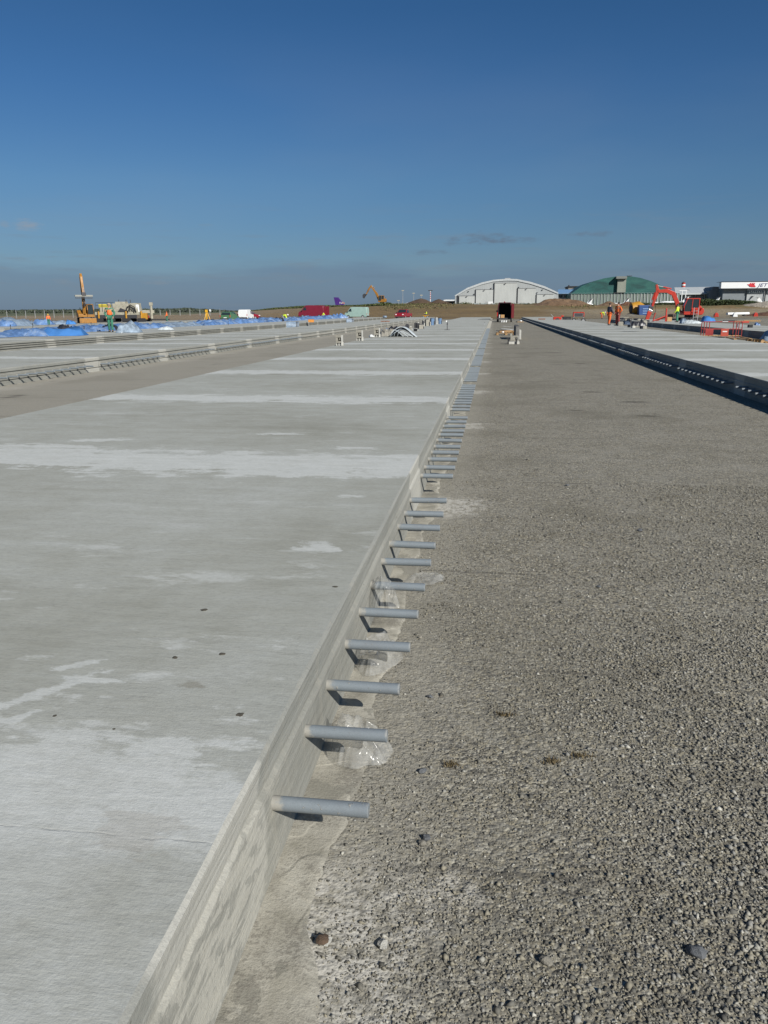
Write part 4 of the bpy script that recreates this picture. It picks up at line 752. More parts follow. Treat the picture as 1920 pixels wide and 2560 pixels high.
    for sg in (1, -1): ea.sph(tuple(J['hd'] + Vector((-.01, .082 * sg, 0)) + up_ * .01), .026, 6, (.8, .4, 1.2))
    ea.build('ear', M_SKIN, t, smooth=True)
    def sub_(ns, ed, rs, nm, mt): return skin(nm, [J[n] for n in ns], [(ns.index(a), ns.index(b)) for a, b in ed], rs, mt, t)
    sub_(['pel', 'bel', 'che', 'nb', 'shl', 'ell', 'wrl', 'shr', 'elr', 'wrr'], [('pel', 'bel'), ('bel', 'che'), ('che', 'nb'), ('che', 'shl'), ('shl', 'ell'), ('ell', 'wrl'), ('che', 'shr'), ('shr', 'elr'), ('elr', 'wrr')], [(.165, .15), (.165, .145), (.18, .15), (.085, .085), .085, .066, .05, .085, .066, .05], 'jacket', top)
    if vest:
        s3 = [J['pel'] + Vector((0.015, 0, .06)), J['bel'] + Vector((.018, 0, 0)), J['che'] + Vector((.018, 0, 0)), J['nb'] * .45 + J['che'] * .55 + Vector((.02, 0, 0))]
        skin('safety_vest', s3, [(0, 1), (1, 2), (2, 3)], [(.178, .15), (.178, .15), (.178, .155), (.12, .12)], vest, t)
    sub_(['pel', 'hpl', 'knl', 'anl', 'hpr', 'knr', 'anr'], [('pel', 'hpl'), ('hpl', 'knl'), ('knl', 'anl'), ('pel', 'hpr'), ('hpr', 'knr'), ('knr', 'anr')], [(.15, .14), .115, .088, .078, .115, .088, .078], 'trousers', legs)
    bt = MB()
    for s in 'lr': a, b = J['an' + s], J['to' + s]; bt.tube([a + Vector((-.05, 0, .04)), a + Vector((-.04, 0, -.04)), b + Vector((0, 0, .01)), b + Vector((.04, 0, 0))], [.055, .052, .045, .028], 8)
    bt.build('boots', M_BLACK, t, smooth=True)
    hb = MB(); c0 = J['hd'] + up_ * .055; q = up_.to_track_quat('Z', 'Y').to_matrix().to_4x4(); hb.M = Matrix.Translation(c0) @ q
    if hat:
        hb.sph((0, 0, 0), .118, 12, (1.0, .92, .80)); hb.cyl((.02, 0, -.012), (.02, 0, .006), .135, .122, 14); hb.build('helmet', hat, t, smooth='auto')
    else:
        hb.sph((-.015, 0, .005), .100, 12, (1.0, .92, .85)); hb.build('hair', pm('dark_hair', hair, .7), t, smooth=True)
    return t
HV_O = pm('hi_vis_orange', (0.80, 0.15, 0.03), .7, 0, .1, 8); HV_Y = pm('hi_vis_yellow', (0.62, 0.80, 0.04), .7, 0, .1, 8); C_GRN = pm('work_green', (0.035, 0.16, 0.10), .8, 0, .2, 8); C_NAVY = pm('navy_cloth', (0.035, 0.04, 0.07), .8, 0, .2, 8); C_ORG = pm('orange_cloth', (0.62, 0.12, 0.02), .8, 0, .15, 8); C_BRN = pm('dark_red_cloth', (0.20, 0.035, 0.03), .8, 0, .2, 8); C_GREY = pm('grey_cloth', (0.2, 0.2, 0.2), .8, 0, .2, 8)
H_W = pm('white_helmet', (.75, .74, .70), .35); H_Y = pm('yellow_helmet', (.75, .5, .04), .35); H_T = pm('tan_cap', (.30, .25, .19), .7)
person('worker in green jacket and orange vest walking on the ridged slab', P(278, 830, ZS), R_(-75), C_GRN, C_GRN, HV_O, H_T, stride=.10, h=1.72, arms=((.0, .05), (.0, .05)))
person('far worker in orange vest and yellow helmet among the tarps at the left', (-41.5, 72, ZS), R_(-60), HV_O, C_GRN, None, H_Y, h=1.05)
person('far worker in orange jacket right of the paving machine', P(418, 804, 0), R_(180), HV_O, C_GRN, None, HV_O, h=1.55)
person('worker in yellow vest and white helmet bending over a tarp', P(710, 808, 0.05), R_(5), HV_Y, C_GREY, None, H_W, 'bend', h=1.72)
person('worker in yellow vest half hidden at the rear of the dark red van', P(809, 798, 0.05), R_(-120), HV_Y, C_GREY, None, None, h=1.35)
person('worker in yellow vest sitting on a small yellow machine', P(1065, 795, .1) + Vector((0, 0, .1)), R_(-150), HV_Y, C_NAVY, None, None, 'sit', h=1.75)
person('worker in yellow vest bending down near the two standing workers', P(1504, 796.5, 0.02), R_(0), HV_Y, C_ORG, None, H_W, 'bend', h=1.75)
person('worker in dark jacket and orange trousers standing on the right slab', (8.85, 65.6, ZS), R_(35), C_NAVY, C_ORG, None, None, h=1.68, stride=.10)
person('worker in orange coverall jacket and dark red trousers with hand on hip', (9.25, 63.9, ZS), R_(-140), C_ORG, C_BRN, None, None, h=1.72, arms=((.0, .10), (.0, .02)))
person('worker in yellow jacket and green trousers beside the red excavator', P(1692, 805.5, ZS), R_(150), HV_Y, C_GRN, None, pm('dark_cap', (.08, .06, .05), .8), h=1.66)

# ------------------------------------------------------------------ vehicles
def wheel(t, x, y, r, w=0.2):
    o = MB().cyl((x, y - w / 2, r), (x, y + w / 2, r), r, n=20).build('wheel', M_BLACK, t, .02, 'auto')
    MB().cyl((x, y - w / 2 - .012, r), (x, y + w / 2 + .012, r), r * .58, n=14).build('rim', M_GREY, o, 0, 'auto')
def vehicle(name, label, cat, c, rz, prof, w, col, belt, ins, wins, front, rear, wheels, wr, hollow=False, lights=None, group='vehicles parked on the site'):
    t = thing(name, label, cat, c, rz, group); top = max(z for _, z in prof)
    f = lambda z: max(0.0, (z - belt) / (top - belt)) * ins
    body = MB().prism(prof, -w / 2, w / 2, f)
    o = body.build('body', col, t, .04, 'auto')
    for nm, poly in wins:
        for s in (1, -1):
            mb = MB(); n = len(poly); v1 = [(x, s * (w / 2 - f(z) + .004), z) for x, z in poly]; v0 = [(x, s * (w / 2 - f(z) - .05), z) for x, z in poly]
            fs = [tuple(range(n)) if s < 0 else tuple(range(n - 1, -1, -1))] + [((i, (i + 1) % n, n + (i + 1) % n, n + i)) for i in range(n)]; mb.add(v1 + v0, fs); mb.build('window', M_GLASS, t)
    def pane(nm, a, b, k=.88):
        if not a: return
        d = Vector((b[0] - a[0], 0, b[1] - a[1])).normalized(); nn = Vector((-d.z, 0, d.x)); 
        if nn.x * (a[0]) < 0: nn = -nn
        off = nn * .006; ya, yb = (w / 2 - f(a[1])) * k, (w / 2 - f(b[1])) * k
        vs = [Vector((a[0], -ya, a[1])) + off, Vector((a[0], ya, a[1])) + off, Vector((b[0], yb, b[1])) + off, Vector((b[0], -yb, b[1])) + off]; vs += [v - nn * .05 for v in vs]
        MB().add([tuple(v) for v in vs], [(0, 1, 2, 3), (7, 6, 5, 4), (0, 4, 5, 1), (1, 5, 6, 2), (2, 6, 7, 3), (3, 7, 4, 0)]).build(nm, M_GLASS, t)
    if front: pane('windscreen', *front)
    if rear: pane('rear_window', *rear)
    for x in wheels:
        for s in (1, -1): wheel(t, x, s * (w / 2 - .10), wr)
    xf, xr = max(x for x, _ in prof), min(x for x, _ in prof)
    for s in (1, -1):
        MB().box((xf - .06, s * w * .36, (lights or (.75, .85))[0]), (.14, .26, .16)).build('headlight', pm('lamp_glass', (.8, .8, .78), .1), t, .02)
        MB().box((xr + .03, s * w * .455, (lights or (.75, .85))[1]), (.09, .10, .34)).build('tail_light', pm('tail_red', (.45, .02, .015), .2), t, .01)
        MB().box((front[0][0] - .1 if front else xf - 1.3, s * (w / 2 + .10), belt + .12), (.10, .18, .2)).build('mirror', M_BLACK, t, .02)
    MB().box((xf - .02, 0, .42), (.16, w * .96, .2)).build('front_bumper', M_DARK, t, .03); MB().box((xr + .02, 0, .42), (.16, w * .96, .2)).build('rear_bumper', M_DARK, t, .03)
    MB().box((xr - .012, 0, .62), (.02, .5, .11)).build('number_plate', M_WHITE, t)
    return t
VAN = [(-2.6, .35), (-2.62, 1.2), (-2.55, 2.3), (-2.4, 2.45), (.9, 2.5), (1.3, 2.38), (2.0, 1.5), (2.5, 1.2), (2.66, .9), (2.66, .35)]
VWIN = [('side', [(.95, 1.5), (1.1, 2.15), (1.35, 2.1), (1.85, 1.5)])]
MRED = pm('dark_red_paint', (0.17, 0.014, 0.03), .3, 0, .08, 2); MGRN = pm('pale_green_paint', (0.28, 0.40, 0.36), .4, 0, .06, 2); MCAR = pm('green_car_paint', (0.07, 0.155, 0.075), .3, 0, .08, 2); MDRK = pm('open_van_maroon', (0.055, 0.007, 0.013), .3, 0, .08, 2); MPIC = pm('red_car_paint', (0.24, 0.013, 0.022), .25, 0, .08, 2)  # the open van body gets its own darker red
v1 = vehicle('red_van', 'dark red high van seen from its side with the rear door open', 'van', (P(780, 797.5, 0).x, 163, hz(-37, 163)), R_(176), VAN, 1.95, MRED, 1.3, .16, VWIN, ((1.97, 1.52), (1.36, 2.3)), None, (-1.7, 1.75), .34)
MB().box((-2.95, -.93, 1.35), (.75, .06, 1.9)).build('rear_door', MRED, v1, .02)
vehicle('green_van', 'pale green van seen from its side, facing left', 'van', (P(891, 797.5, 0).x, 160, hz(-27, 160)), R_(172), [(x * .86, z * .88) for x, z in VAN], 1.9, MGRN, 1.15, .15, [('side', [(x * .86, z * .88) for x, z in VWIN[0][1]])], ((1.97 * .86, 1.52 * .88), (1.36 * .86, 2.3 * .88)), None, (-1.45, 1.5), .33)
HB = [(-1.95, .3), (-2.0, .85), (-1.75, 1.0), (-1.45, 1.42), (-1.1, 1.5), (.1, 1.5), (.45, 1.42), (1.05, .98), (1.85, .82), (2.0, .6), (2.0, .3)]
vehicle('green_hatchback', 'green hatchback parked behind the blue tarps', 'car', (P(585, 804, 0).x, 124, 0.02), R_(88), HB, 1.75, MCAR, .95, .2, [('side', [(-1.35, 1.0), (-1.15, 1.4), (-.3, 1.42), (-.3, 1.0)]), ('side', [(-.22, 1.0), (-.22, 1.42), (.3, 1.38), (.8, 1.0)])], ((1.0, 1.02), (.48, 1.40)), ((-1.76, 1.02), (-1.48, 1.38)), (-1.25, 1.25), .30, lights=(.7, .85))
SV = [(-2.0, .3), (-2.02, 1.0), (-1.95, 1.78), (-1.8, 1.85), (.2, 1.88), (.6, 1.78), (1.1, 1.15), (1.85, .95), (2.05, .7), (2.05, .3)]
vehicle('white_van', 'small white delivery van right of the green hatchback', 'van', (P(625, 800, 0).x, 146, 0.02), R_(90), SV, 1.8, M_WHITE, 1.05, .16, [('side', [(.15, 1.12), (.2, 1.65), (.55, 1.62), (.95, 1.12)])], ((1.08, 1.18), (.62, 1.74)), None, (-1.25, 1.3), .31, lights=(.75, .9))
vehicle('red_car', 'red car showing just its nose right of the small white van', 'car', (P(636, 799, 0).x, 152, .1), R_(10), HB, 1.75, MPIC, .95, .2, [('side', [(-.22, 1.0), (-.22, 1.42), (.3, 1.38), (.8, 1.0)])], ((1.0, 1.02), (.48, 1.40)), ((-1.76, 1.02), (-1.48, 1.38)), (-1.25, 1.25), .30, lights=(.7, .85))
PK = [(-2.5, .45), (-2.5, 1.05), (-.85, 1.05), (-.75, 1.72), (.35, 1.75), (1.0, 1.15), (2.3, 1.05), (2.45, .8), (2.45, .45)]
vehicle('red_pickup', 'red pickup truck facing the camera at the end of the slabs', 'pickup', (P(1018, 797.5, 0).x, 149, hz(-16, 149)), R_(-101), PK, 1.8, MPIC, 1.08, .16, [('side', [(-.65, 1.15), (-.6, 1.62), (.3, 1.65), (.8, 1.15)])], ((.96, 1.2), (.4, 1.7)), ((-.78, 1.15), (-.76, 1.62)), (-1.5, 1.5), .36, lights=(.85, .9))
def open_van():
    c = (1.35, 113, .006)
    t = vehicle('open_red_van', 'red van seen from behind with its empty dark cargo bay open', 'van', c, R_(90 - 1.2), [(2.66, .35), (2.66, .9), (2.5, 1.2), (2.0, 1.5), (1.3, 2.40), (.9, 2.55), (.5, 2.55), (.5, .35)], 2.0, MDRK, 1.3, .2, VWIN, ((1.97, 1.52), (1.36, 2.3)), None, (-1.7, 1.75), .34)
    for n in list(t.children):
        if n.name.startswith(('tail_light', 'number_plate', 'rear_bumper')): bpy.data.objects.remove(n)
    b = MB(); f = lambda z: max(0, (z - 1.3) / 1.2) * .2
    for s in (1, -1):
        for z0, z1 in ((.5, 1.3), (1.3, 2.45)):
            ya0, ya1 = 1.0 - f(z0), 1.0 - f(z1); x0, x1 = -2.6, .5
            vs = [(x0, s * ya0, z0), (x1, s * ya0, z0), (x1, s * ya1, z1), (x0, s * ya1, z1)]; vs += [(x, y - s * .12, z) for x, y, z in vs]
            fs = [(0, 1, 2, 3), (7, 6, 5, 4), (0, 4, 5, 1), (1, 5, 6, 2), (2, 6, 7, 3), (3, 7, 4, 0)]; b.add(vs, fs if s < 0 else [tuple(reversed(q)) for q in fs])
    b.build('cargo_side', MDRK, t, 0.02); MB().box((-1.05, 0, 2.50), (3.1, 1.62, .10)).build('roof', MDRK, t, .03); MB().box((-1.05, 0, .47), (3.12, 1.78, .1)).build('cargo_floor', M_BLACK, t)
    MB().box((.44, 0, 1.5), (.06, 1.5, 1.9)).build('bulkhead', M_BLACK, t)
    li = MB()
    for s in (1, -1): li.box((-1.05, s * .80, 1.45), (3.0, .03, 1.8))
    li.box((-1.05, 0, 2.42), (3.0, 1.5, .03)); li.build('lining', M_BLACK, t)
    MB().box((-2.62, 0, .45), (.14, 1.9, .2)).build('rear_bumper', M_DARK, t, .03)
    d = MB().box((0, 0, 0), (.06, .72, 1.85)).build('rear_door', pm('door_maroon', (.12, .012, .014), .3, 0, .08, 2), t, .02); d.location = (-2.85, -1.06, 1.45); d.rotation_euler.z = R_(62)
    for s in (1, -1): MB().box((-2.62, s * .93, 1.0), (.06, .12, .5)).build('tail_light', pm('tail_red', (.45, .02, .015), .2), t, .01)
    MB().box((-1.2, .05, 2.62), (.2, .16, .15)).build('roof_beacon', MPIC, t, .02)
    for i, (x, y) in enumerate(((.95, 109.6), (1.22, 109.5), (1.52, 109.5))):
        b_ = thing('white_bucket', ['leftmost', 'middle', 'rightmost'][i] + ' of the three white buckets on the ground behind the open red van', 'bucket', (x, y, 0), 0, 'white buckets behind the open van'); MB().cyl((0, 0, 0), (0, 0, .24), .10, .13, 14).build('pail', M_WHITE, b_, 0, 'auto'); MB().tube([(.13 * math.cos(a), 0, .24 + .1 * math.sin(a)) for a in np.linspace(0, math.pi, 9)], .008, 6).build('handle', M_GREY, b_)
    MB_ = MB().box((0, 0, .22), (.5, .45, .42)).box((0, 0, .44), (.5, .06, .01)); o = MB_.build('cardboard_box', pm('cardboard', (.42, .24, .10), .8), None, .01); o.location = (1.05, 110.85, .53); tag(o, 'brown cardboard box on the floor of the open red van', 'box')
    MB_ = MB().box((0, 0, .2), (.16, .3, .4)).box((0, 0, .42), (.1, .2, .06)); o = MB_.build('canister', M_WHITE, None, .03); o.location = (.66, 110.9, .53); tag(o, 'white canister left of the cardboard box in the open van', 'canister')
open_van()

# ------------------------------------------------------------------ excavators
def excavator(label, c, rz, col, boom, bh, stick, sh, pose_rod, attach, wheels=False, s=1.0, bw=.36, group='excavators on the site'):
    t = thing('excavator', label, 'excavator', c, rz, group); t.scale = (s, s, s)
    if wheels:
        MB().box((0, 0, .75), (2.6, 1.0, .5)).build('chassis', M_DARK, t, .05)
        for x in (-1.25, 1.25):
            for y in (.85, -.85): wheel(t, x, y, .48, .42)
        MB().box((1.95, 0, .5), (.25, 2.4, .7)).build('blade', col, t, .05); MB().box((-1.9, 0, .55), (.4, 1.9, .45)).build('outrigger', col, t, .05)
    else:
        pr = [(-1.35, .38), (-1.2, .12), (-.95, .02), (.95, .02), (1.2, .12), (1.35, .38), (1.2, .62), (.95, .72), (-.95, .72), (-1.2, .62)]
        for y in (.85, -.85):
            o = MB().prism(pr, y - .22, y + .22).build('track', M_BLACK, t, .03); w = MB()
            for x in (-.98, -.33, .33, .98): w.cyl((x, y - .24, .33), (x, y + .24, .33), .2, n=12)
            w.build('roller', M_DARK, o)
        MB().box((0, 0, .6), (1.2, 1.3, .3)).build('car_body', M_DARK, t, .03); MB().box((1.75, 0, .32), (.16, 2.1, .5)).build('blade', M_DARK, t, .04)
    MB().cyl((0, 0, .75), (0, 0, 1.0), .62, n=20).build('turntable', M_DARK, t, 0, 'auto')
    bd = MB().prism([(-1.15, 1.05), (-1.3, 1.35), (-1.25, 1.9), (-1.1, 2.05), (-.2, 2.0), (.2, 1.65), (1.0, 1.45), (1.0, 1.0), (-1.0, 1.0)], -1.15, .10).prism([(-1.15, 1.05), (-1.3, 1.35), (-1.25, 1.75), (-1.0, 1.78), (-.85, 1.45), (1.0, 1.25), (1.0, 1.0), (-1.0, 1.0)], .10, 1.15)
    bd.build('upper_body', col, t, .06, 'auto')
    MB().cyl((-.9, -.6, 2.0), (-.9, -.6, 2.4), .05, n=8).build('exhaust', M_DARK, t)
    cx0, cx1, cy0, cy1, cz0, cz1 = -.75, .95, .15, 1.1, 1.28, 2.85
    cab = MB()
    for y in (cy0 + .04, cy1 - .04):
        cab.beam([(cx1 - .02, cz0), (cx1 - .32, cz1)], [.1, .1], .08) if False else None
    cab.box(((cx0 + cx1) / 2 - .1, (cy0 + cy1) / 2, cz1), (cx1 - cx0 - .15, cy1 - cy0, .10)); cab.box(((cx0 + cx1) / 2, (cy0 + cy1) / 2, cz0 + .05), (cx1 - cx0, cy1 - cy0, .12)); cab.box((cx0 + .06, (cy0 + cy1) / 2, cz0 + .35), (.12, cy1 - cy0, .7))
    for y in (cy0 + .05, cy1 - .05):
        cab.tube([(cx1 - .02, y, cz0), (cx1 + .02, y, cz0 + .75), (cx1 - .3, y, cz1)], .055, 6); cab.tube([(cx0 + .06, y, cz0), (cx0 + .06, y, cz1)], .065, 6); cab.tube([(.12, y, cz0), (.05, y, cz1)], .05, 6)
        cab.box((-.32, y, cz0 + .28), (.8, .06, .5))
    co = cab.build('cab', col, t, .015)
    for y in (cy0 + .05, cy1 - .05):
        MB().add([(cx0 + .1, y, cz0 + .5), (.1, y, cz0 + .5), (.05, y, cz1 - .05), (cx0 + .1, y, cz1 - .05)], [(0, 1, 2, 3)]).build('window', M_GLASS, co); MB().add([(.14, y, cz0 + .1), (cx1 - .02, y, cz0 + .1), (cx1, y, cz0 + .75), (cx1 - .28, y, cz1 - .05), (.08, y, cz1 - .05)], [(0, 1, 2, 3, 4)]).build('window', M_GLASS, co)
    MB().add([(cx1 - .01, cy0 + .08, cz0 + .1), (cx1 - .01, cy1 - .08, cz0 + .1), (cx1 + .03, cy1 - .08, cz0 + .75), (cx1 + .03, cy0 + .08, cz0 + .75)], [(0, 1, 2, 3)]).build('window', M_GLASS, co); MB().add([(cx1 + .03, cy0 + .08, cz0 + .77), (cx1 + .03, cy1 - .08, cz0 + .77), (cx1 - .27, cy1 - .08, cz1 - .06), (cx1 - .27, cy0 + .08, cz1 - .06)], [(0, 1, 2, 3)]).build('windscreen', M_GLASS, co)
    off = Matrix.Translation((0, -.28, 0))
    b = MB(); b.M = off; b.beam(boom, bh, bw); b.build('boom', col, t, .03)
    k = MB(); k.M = off; k.beam(stick, sh, bw * .78); k.build('stick', col, t, .03)
    for (p0, p1, f_) in pose_rod:
        p0, p1 = Vector((p0[0], -.28, p0[1])), Vector((p1[0], -.28, p1[1])); md = p0.lerp(p1, f_)
        o = MB().cyl(p0, md, .085, n=10).build('hydraulic_cylinder', col, t, 0, 'auto'); MB().cyl(md, p1, .05, n=8).build('piston_rod', M_STEELWHITE, o, 0, 'auto')
    attach(t); return t
def att_breaker(t):
    off = Matrix.Translation((0, -.28, 0)); a = MB(); a.M = off; a.beam([(4.45, 2.0), (4.55, 1.55)], [.55, .45], .34); a.build('quick_coupler', M_DARK, t, .03)
    a = MB(); a.M = off; a.beam([(4.5, 1.62), (4.6, 1.42)], [.5, .46], .36); a.build('collar', M_STEELWHITE, t, .02)
    a = MB(); a.M = off; a.beam([(4.58, 1.45), (4.86, .45)], [.5, .40], .36); a.build('breaker_housing', M_RED, t, .04); a = MB(); a.M = off; a.cyl((4.86, 0, .5), (4.96, 0, .02), .07, .04); a.build('chisel', M_DARK, t)
    MB().tube([(4.3, -.5, 2.6), (3.95, -.55, 2.1), (3.85, -.55, 1.4), (4.1, -.5, 1.05), (4.45, -.45, 1.2)], .035, 8).build('hose', M_BLACK, t, smooth=True)
    MB().box((4.62, -.5, 1.25), (.16, .02, .2)).build('white_sticker', M_WHITE, t); MB().box((1.58, -.47, 2.6), (.16, .02, .26)).build('yellow_sticker', pm('sticker_yellow', (.7, .4, .03), .5), t)
    for y in (-.62, .12): MB().box((3.0, y, 3.42), (.02, .01, .02)).build('boom_pin', M_DARK, t)
ex = excavator('red excavator with a hydraulic breaker on its lowered arm', (22.9, 101, -0.1), R_(180), M_RED, [(1.35, 1.25), (1.55, 2.45), (2.05, 3.45), (2.8, 3.78), (3.85, 3.72)], [.34, .46, .52, .46, .30], [(4.05, 4.5), (3.85, 3.8), (4.35, 2.0)], [.24, .44, .24],
          [((1.0, 1.3), (2.0, 3.2), .55), ((2.3, 4.0), (4.02, 4.4), .55), ((4.15, 3.6), (4.6, 2.2), .6)], att_breaker, s=1.0)
def ladder():
    t = thing('steel_ladder', 'grey steel ladder leaning beside the red excavator cab', 'ladder', (22.9, 99.4, 0), 0)
    for x in (0, .5): MB().tube([(x, 0, 0), (x + .1, .25, 1.75)], .04, 6).build('rail', M_GREY, t)
    for z in (.3, .65, 1.0, 1.35): MB().tube([(z * .06, z * .14, z), (.5 + z * .06, z * .14, z)], .03, 6).build('rung', M_GREY, t)
ladder()
def att_clamp(t):
    MB().box((1.95, -.28, 4.05), (.4, 2.5, .26)).build('clamp_bar', pm('clamp_grey', (.24, .24, .21), .6), t, .03); MB().box((1.95, -.28, 3.75), (.34, 2.4, .12)).build('clamp_jaw', M_DARK, t, .02); MB().box((1.95, -.28, 4.3), (.5, .6, .5)).build('quick_coupler', M_DARK, t, .04)
    MB().tube([(1.7, -.28, 3.7), (1.75, -.28, 3.0), (1.6, -.28, 2.6)], .14, 8).build('rotator', M_DARK, t)
exl = P(216, 808, -.15)
excavator('orange wheeled excavator with boom raised upright, left of the paving machine', (exl.x * .93, exl.y * .93, -.15), math.atan2(-exl.y, -exl.x) + R_(8), M_ORG, [(.9, 1.4), (1.1, 3.0), (1.05, 4.6), (.8, 6.9)], [.36, .5, .46, .3], [(.6, 7.2), (.95, 6.7), (1.8, 4.5)], [.22, .42, .24],
          [((1.2, 1.5), (1.5, 3.6), .55), ((1.3, 4.4), (.75, 7.0), .55), ((1.25, 6.2), (1.95, 4.5), .55)], att_clamp, wheels=True, s=1.0, bw=.42)
def att_bucket(t):
    m = Matrix.Translation((0, -.28, 0)); a = MB(); a.M = m
    a.prism([(4.5, 3.3), (5.3, 3.5), (5.75, 3.1), (5.7, 2.3), (5.35, 2.1), (5.1, 2.6)], -.5, .5); a.build('bucket', M_DARK, t, .03)
fx = Q(955, 764, 245)
excavator('distant orange excavator digging on top of the green bank', (fx.x, 245, 3.0), R_(180), M_ORG, [(.8, 1.45), (1.5, 3.3), (3.3, 5.6)], [.4, .62, .34], [(3.1, 5.85), (3.5, 5.3), (4.75, 3.2)], [.26, .46, .26], [((1.1, 1.5), (2.0, 3.5), .55), ((2.1, 4.9), (3.1, 5.8), .55), ((3.7, 5.3), (4.9, 3.5), .55)], att_bucket, s=1.02)

# ------------------------------------------------------------------ paving machine and small machines on the left
def paver():
    c = P(303, 803, 0); k = .92; t = thing('slipform_paver', 'cream slipform paving machine with black hoses behind the green jacket worker', 'paving machine', (c.x * k, c.y * k, 0), R_(4))
    S = 1.0
    MB().box((0, 0, 1.35), (7.6, 2.2, .5)).build('main_frame', M_CREAM, t, .05); MB().box((.4, 0, 2.25), (2.6, 1.9, 1.3)).box((.3, 0, 3.0), (1.6, 1.6, .35)).build('engine_housing', M_CREAM, t, .08)
    MB().prism([(1.9, 1.6), (2.0, 2.95), (3.15, 2.95), (3.3, 1.6)], -.9, .9).build('hopper', M_CREAM, t, .05); MB().cyl((3.15, -.6, 1.3), (3.0, -.6, 2.7), .26, .34, 16).build('water_tank', M_WHITE, t, 0, 'auto')
    MB().box((-2.4, -.2, 2.55), (1.7, 1.2, .55)).build('fuel_tank', pm('pale_yellow_paint', (.55, .45, .06), .5), t, .08); MB().box((-2.3, -.1, 1.95), (1.5, 1.4, .8)).build('generator_box', M_CREAM, t, .06)
    for x in (-3.1, -1.2, 1.4, 3.9):
        for y in (-1.3, 1.3):
            o = MB().prism([(x - .75, .3), (x - .6, .05), (x + .6, .05), (x + .75, .3), (x + .6, .6), (x - .6, .6)], y - .2, y + .2).build('crawler', M_BLACK, t, .03); MB().cyl((x, y, .5), (x, y, 1.7), .14, n=10).build('leg_cylinder', M_YEL, o, 0, 'auto')
    MB().tube([(1.3, -1.15, 1.4), (1.6, -1.2, 2.3), (2.2, -1.2, 2.65), (2.8, -1.2, 2.3), (3.0, -1.15, 1.5)], .09, 8).build('hose', M_BLACK, t, smooth=True); MB().tube([(1.6, -1.15, 1.4), (1.9, -1.2, 2.1), (2.3, -1.2, 2.3), (2.7, -1.15, 1.4)], .07, 8).build('hose', M_BLACK, t, smooth=True)
    r = MB()
    for z in (2.6, 3.05): r.tube([(-3.6, -1.0, z), (-3.6, 1.0, z), (-1.4, 1.0, z), (-1.4, -1.0, z), (-3.6, -1.0, z)], .025, 5)
    for x in (-3.6, -2.5, -1.4): r.tube([(x, -1.0, 1.6), (x, -1.0, 3.05)], .025, 5)
    r.build('railing', M_DARK, t); MB().box((4.6, 0, 1.6), (1.9, .5, .5)).build('conveyor', M_CREAM, t, .04); MB().cyl((5.2, -.2, .5), (5.2, -.2, 2.7), .2, n=10).box((5.2, -.2, 2.8), (.5, .4, .5)).build('auger_tower', M_CREAM, t, 0.02)
    for x in (-.2, 1.0, 1.7): MB().cyl((x, .2, 3.0), (x, .2, 3.5), .06, n=8).build('exhaust', M_DARK, t)
    MB().box((-.3, -1.12, .85), (6.8, .12, .55)).build('mould', M_DARK, t, .03); MB().box((4.3, -1.0, .9), (.9, .5, 1.0)).build('track_guard', M_YEL, t, .05); MB().prism([(0, 1.6), (.5, 2.2), (1.6, 1.75), (1.6, 1.6)], -1.2, -1.0).build('control_panel', M_DARK, t, .02)
paver()
def tripod():
    c = P(518, 804.5, 0); t = thing('survey_tripod', 'yellow tripod carrying a boxy instrument behind the blue tarps', 'tripod', (c.x, c.y, 0), 0); y = pm('tripod_yellow', (.65, .36, .02), .5)
    for a in (0, 2.1, 4.2): MB().tube([(.62 * math.cos(a), .62 * math.sin(a), 0), (.1 * math.cos(a), .1 * math.sin(a), 1.45)], [.05, .06], 6).build('leg', y, t)
    MB().box((0, 0, .8), (.14, .14, 1.5)).build('mast', y, t); MB().box((0, 0, 1.65), (.42, .36, .42)).build('instrument', y, t, .03); MB().cyl((.2, 0, 1.7), (.5, 0, 1.7), .14, n=12).build('scope', M_BLACK, t); MB().cyl((.5, 0, 1.7), (.68, 0, 1.7), .2, n=12).build('lens_cover', M_WHITE, t)
tripod()
c = P(368, 803, 0); t = thing('compressor', 'small red compressor on a white base right of the paving machine', 'compressor', c); MB().box((0, 0, .25), (1.5, .8, .3)).build('base', M_WHITE, t, .04); MB().prism([(-.35, .4), (-.35, .9), (-.1, 1.15), (.3, .9), (.3, .4)], -.35, .35).build('motor', M_RED, t, .05); MB().cyl((-.45, -.45, .15), (-.45, .45, .15), .15, n=10).build('wheel', M_BLACK, t)
c = P(395, 803, 0); t = thing('screed_beam', 'long black beam on trestles right of the red compressor', 'beam', c); MB().box((0, 0, .3), (4.2, .3, .2)).build('beam', M_DARK, t, .02); MB().box((-1.6, 0, .1), (.15, .5, .2)).build('trestle', M_DARK, t); MB().box((1.6, 0, .1), (.15, .5, .2)).build('trestle', M_DARK, t); MB().tube([(-1.9, 0, .4), (-.6, 0, 1.1), (.4, 0, 1.5)], .03, 5).build('handle', M_DARK, t)
c = P(1064, 795, .1); t = thing('plate_machine', 'small yellow machine ridden by the sitting worker', 'machine', (c.x, c.y, .1)); MB().box((0, 0, .35), (1.1, .8, .4)).build('chassis', M_YEL, t, .05); MB().box((-.15, 0, .58), (.4, .45, .1)).build('seat', M_BLACK, t, .03)
for x in (-.4, .4): wheel(t, x, .45, .22, .16); wheel(t, x, -.45, .22, .16)
MB().tube([(.45, 0, .5), (.35, 0, .95)], .03, 6).build('steering_column', M_DARK, t)

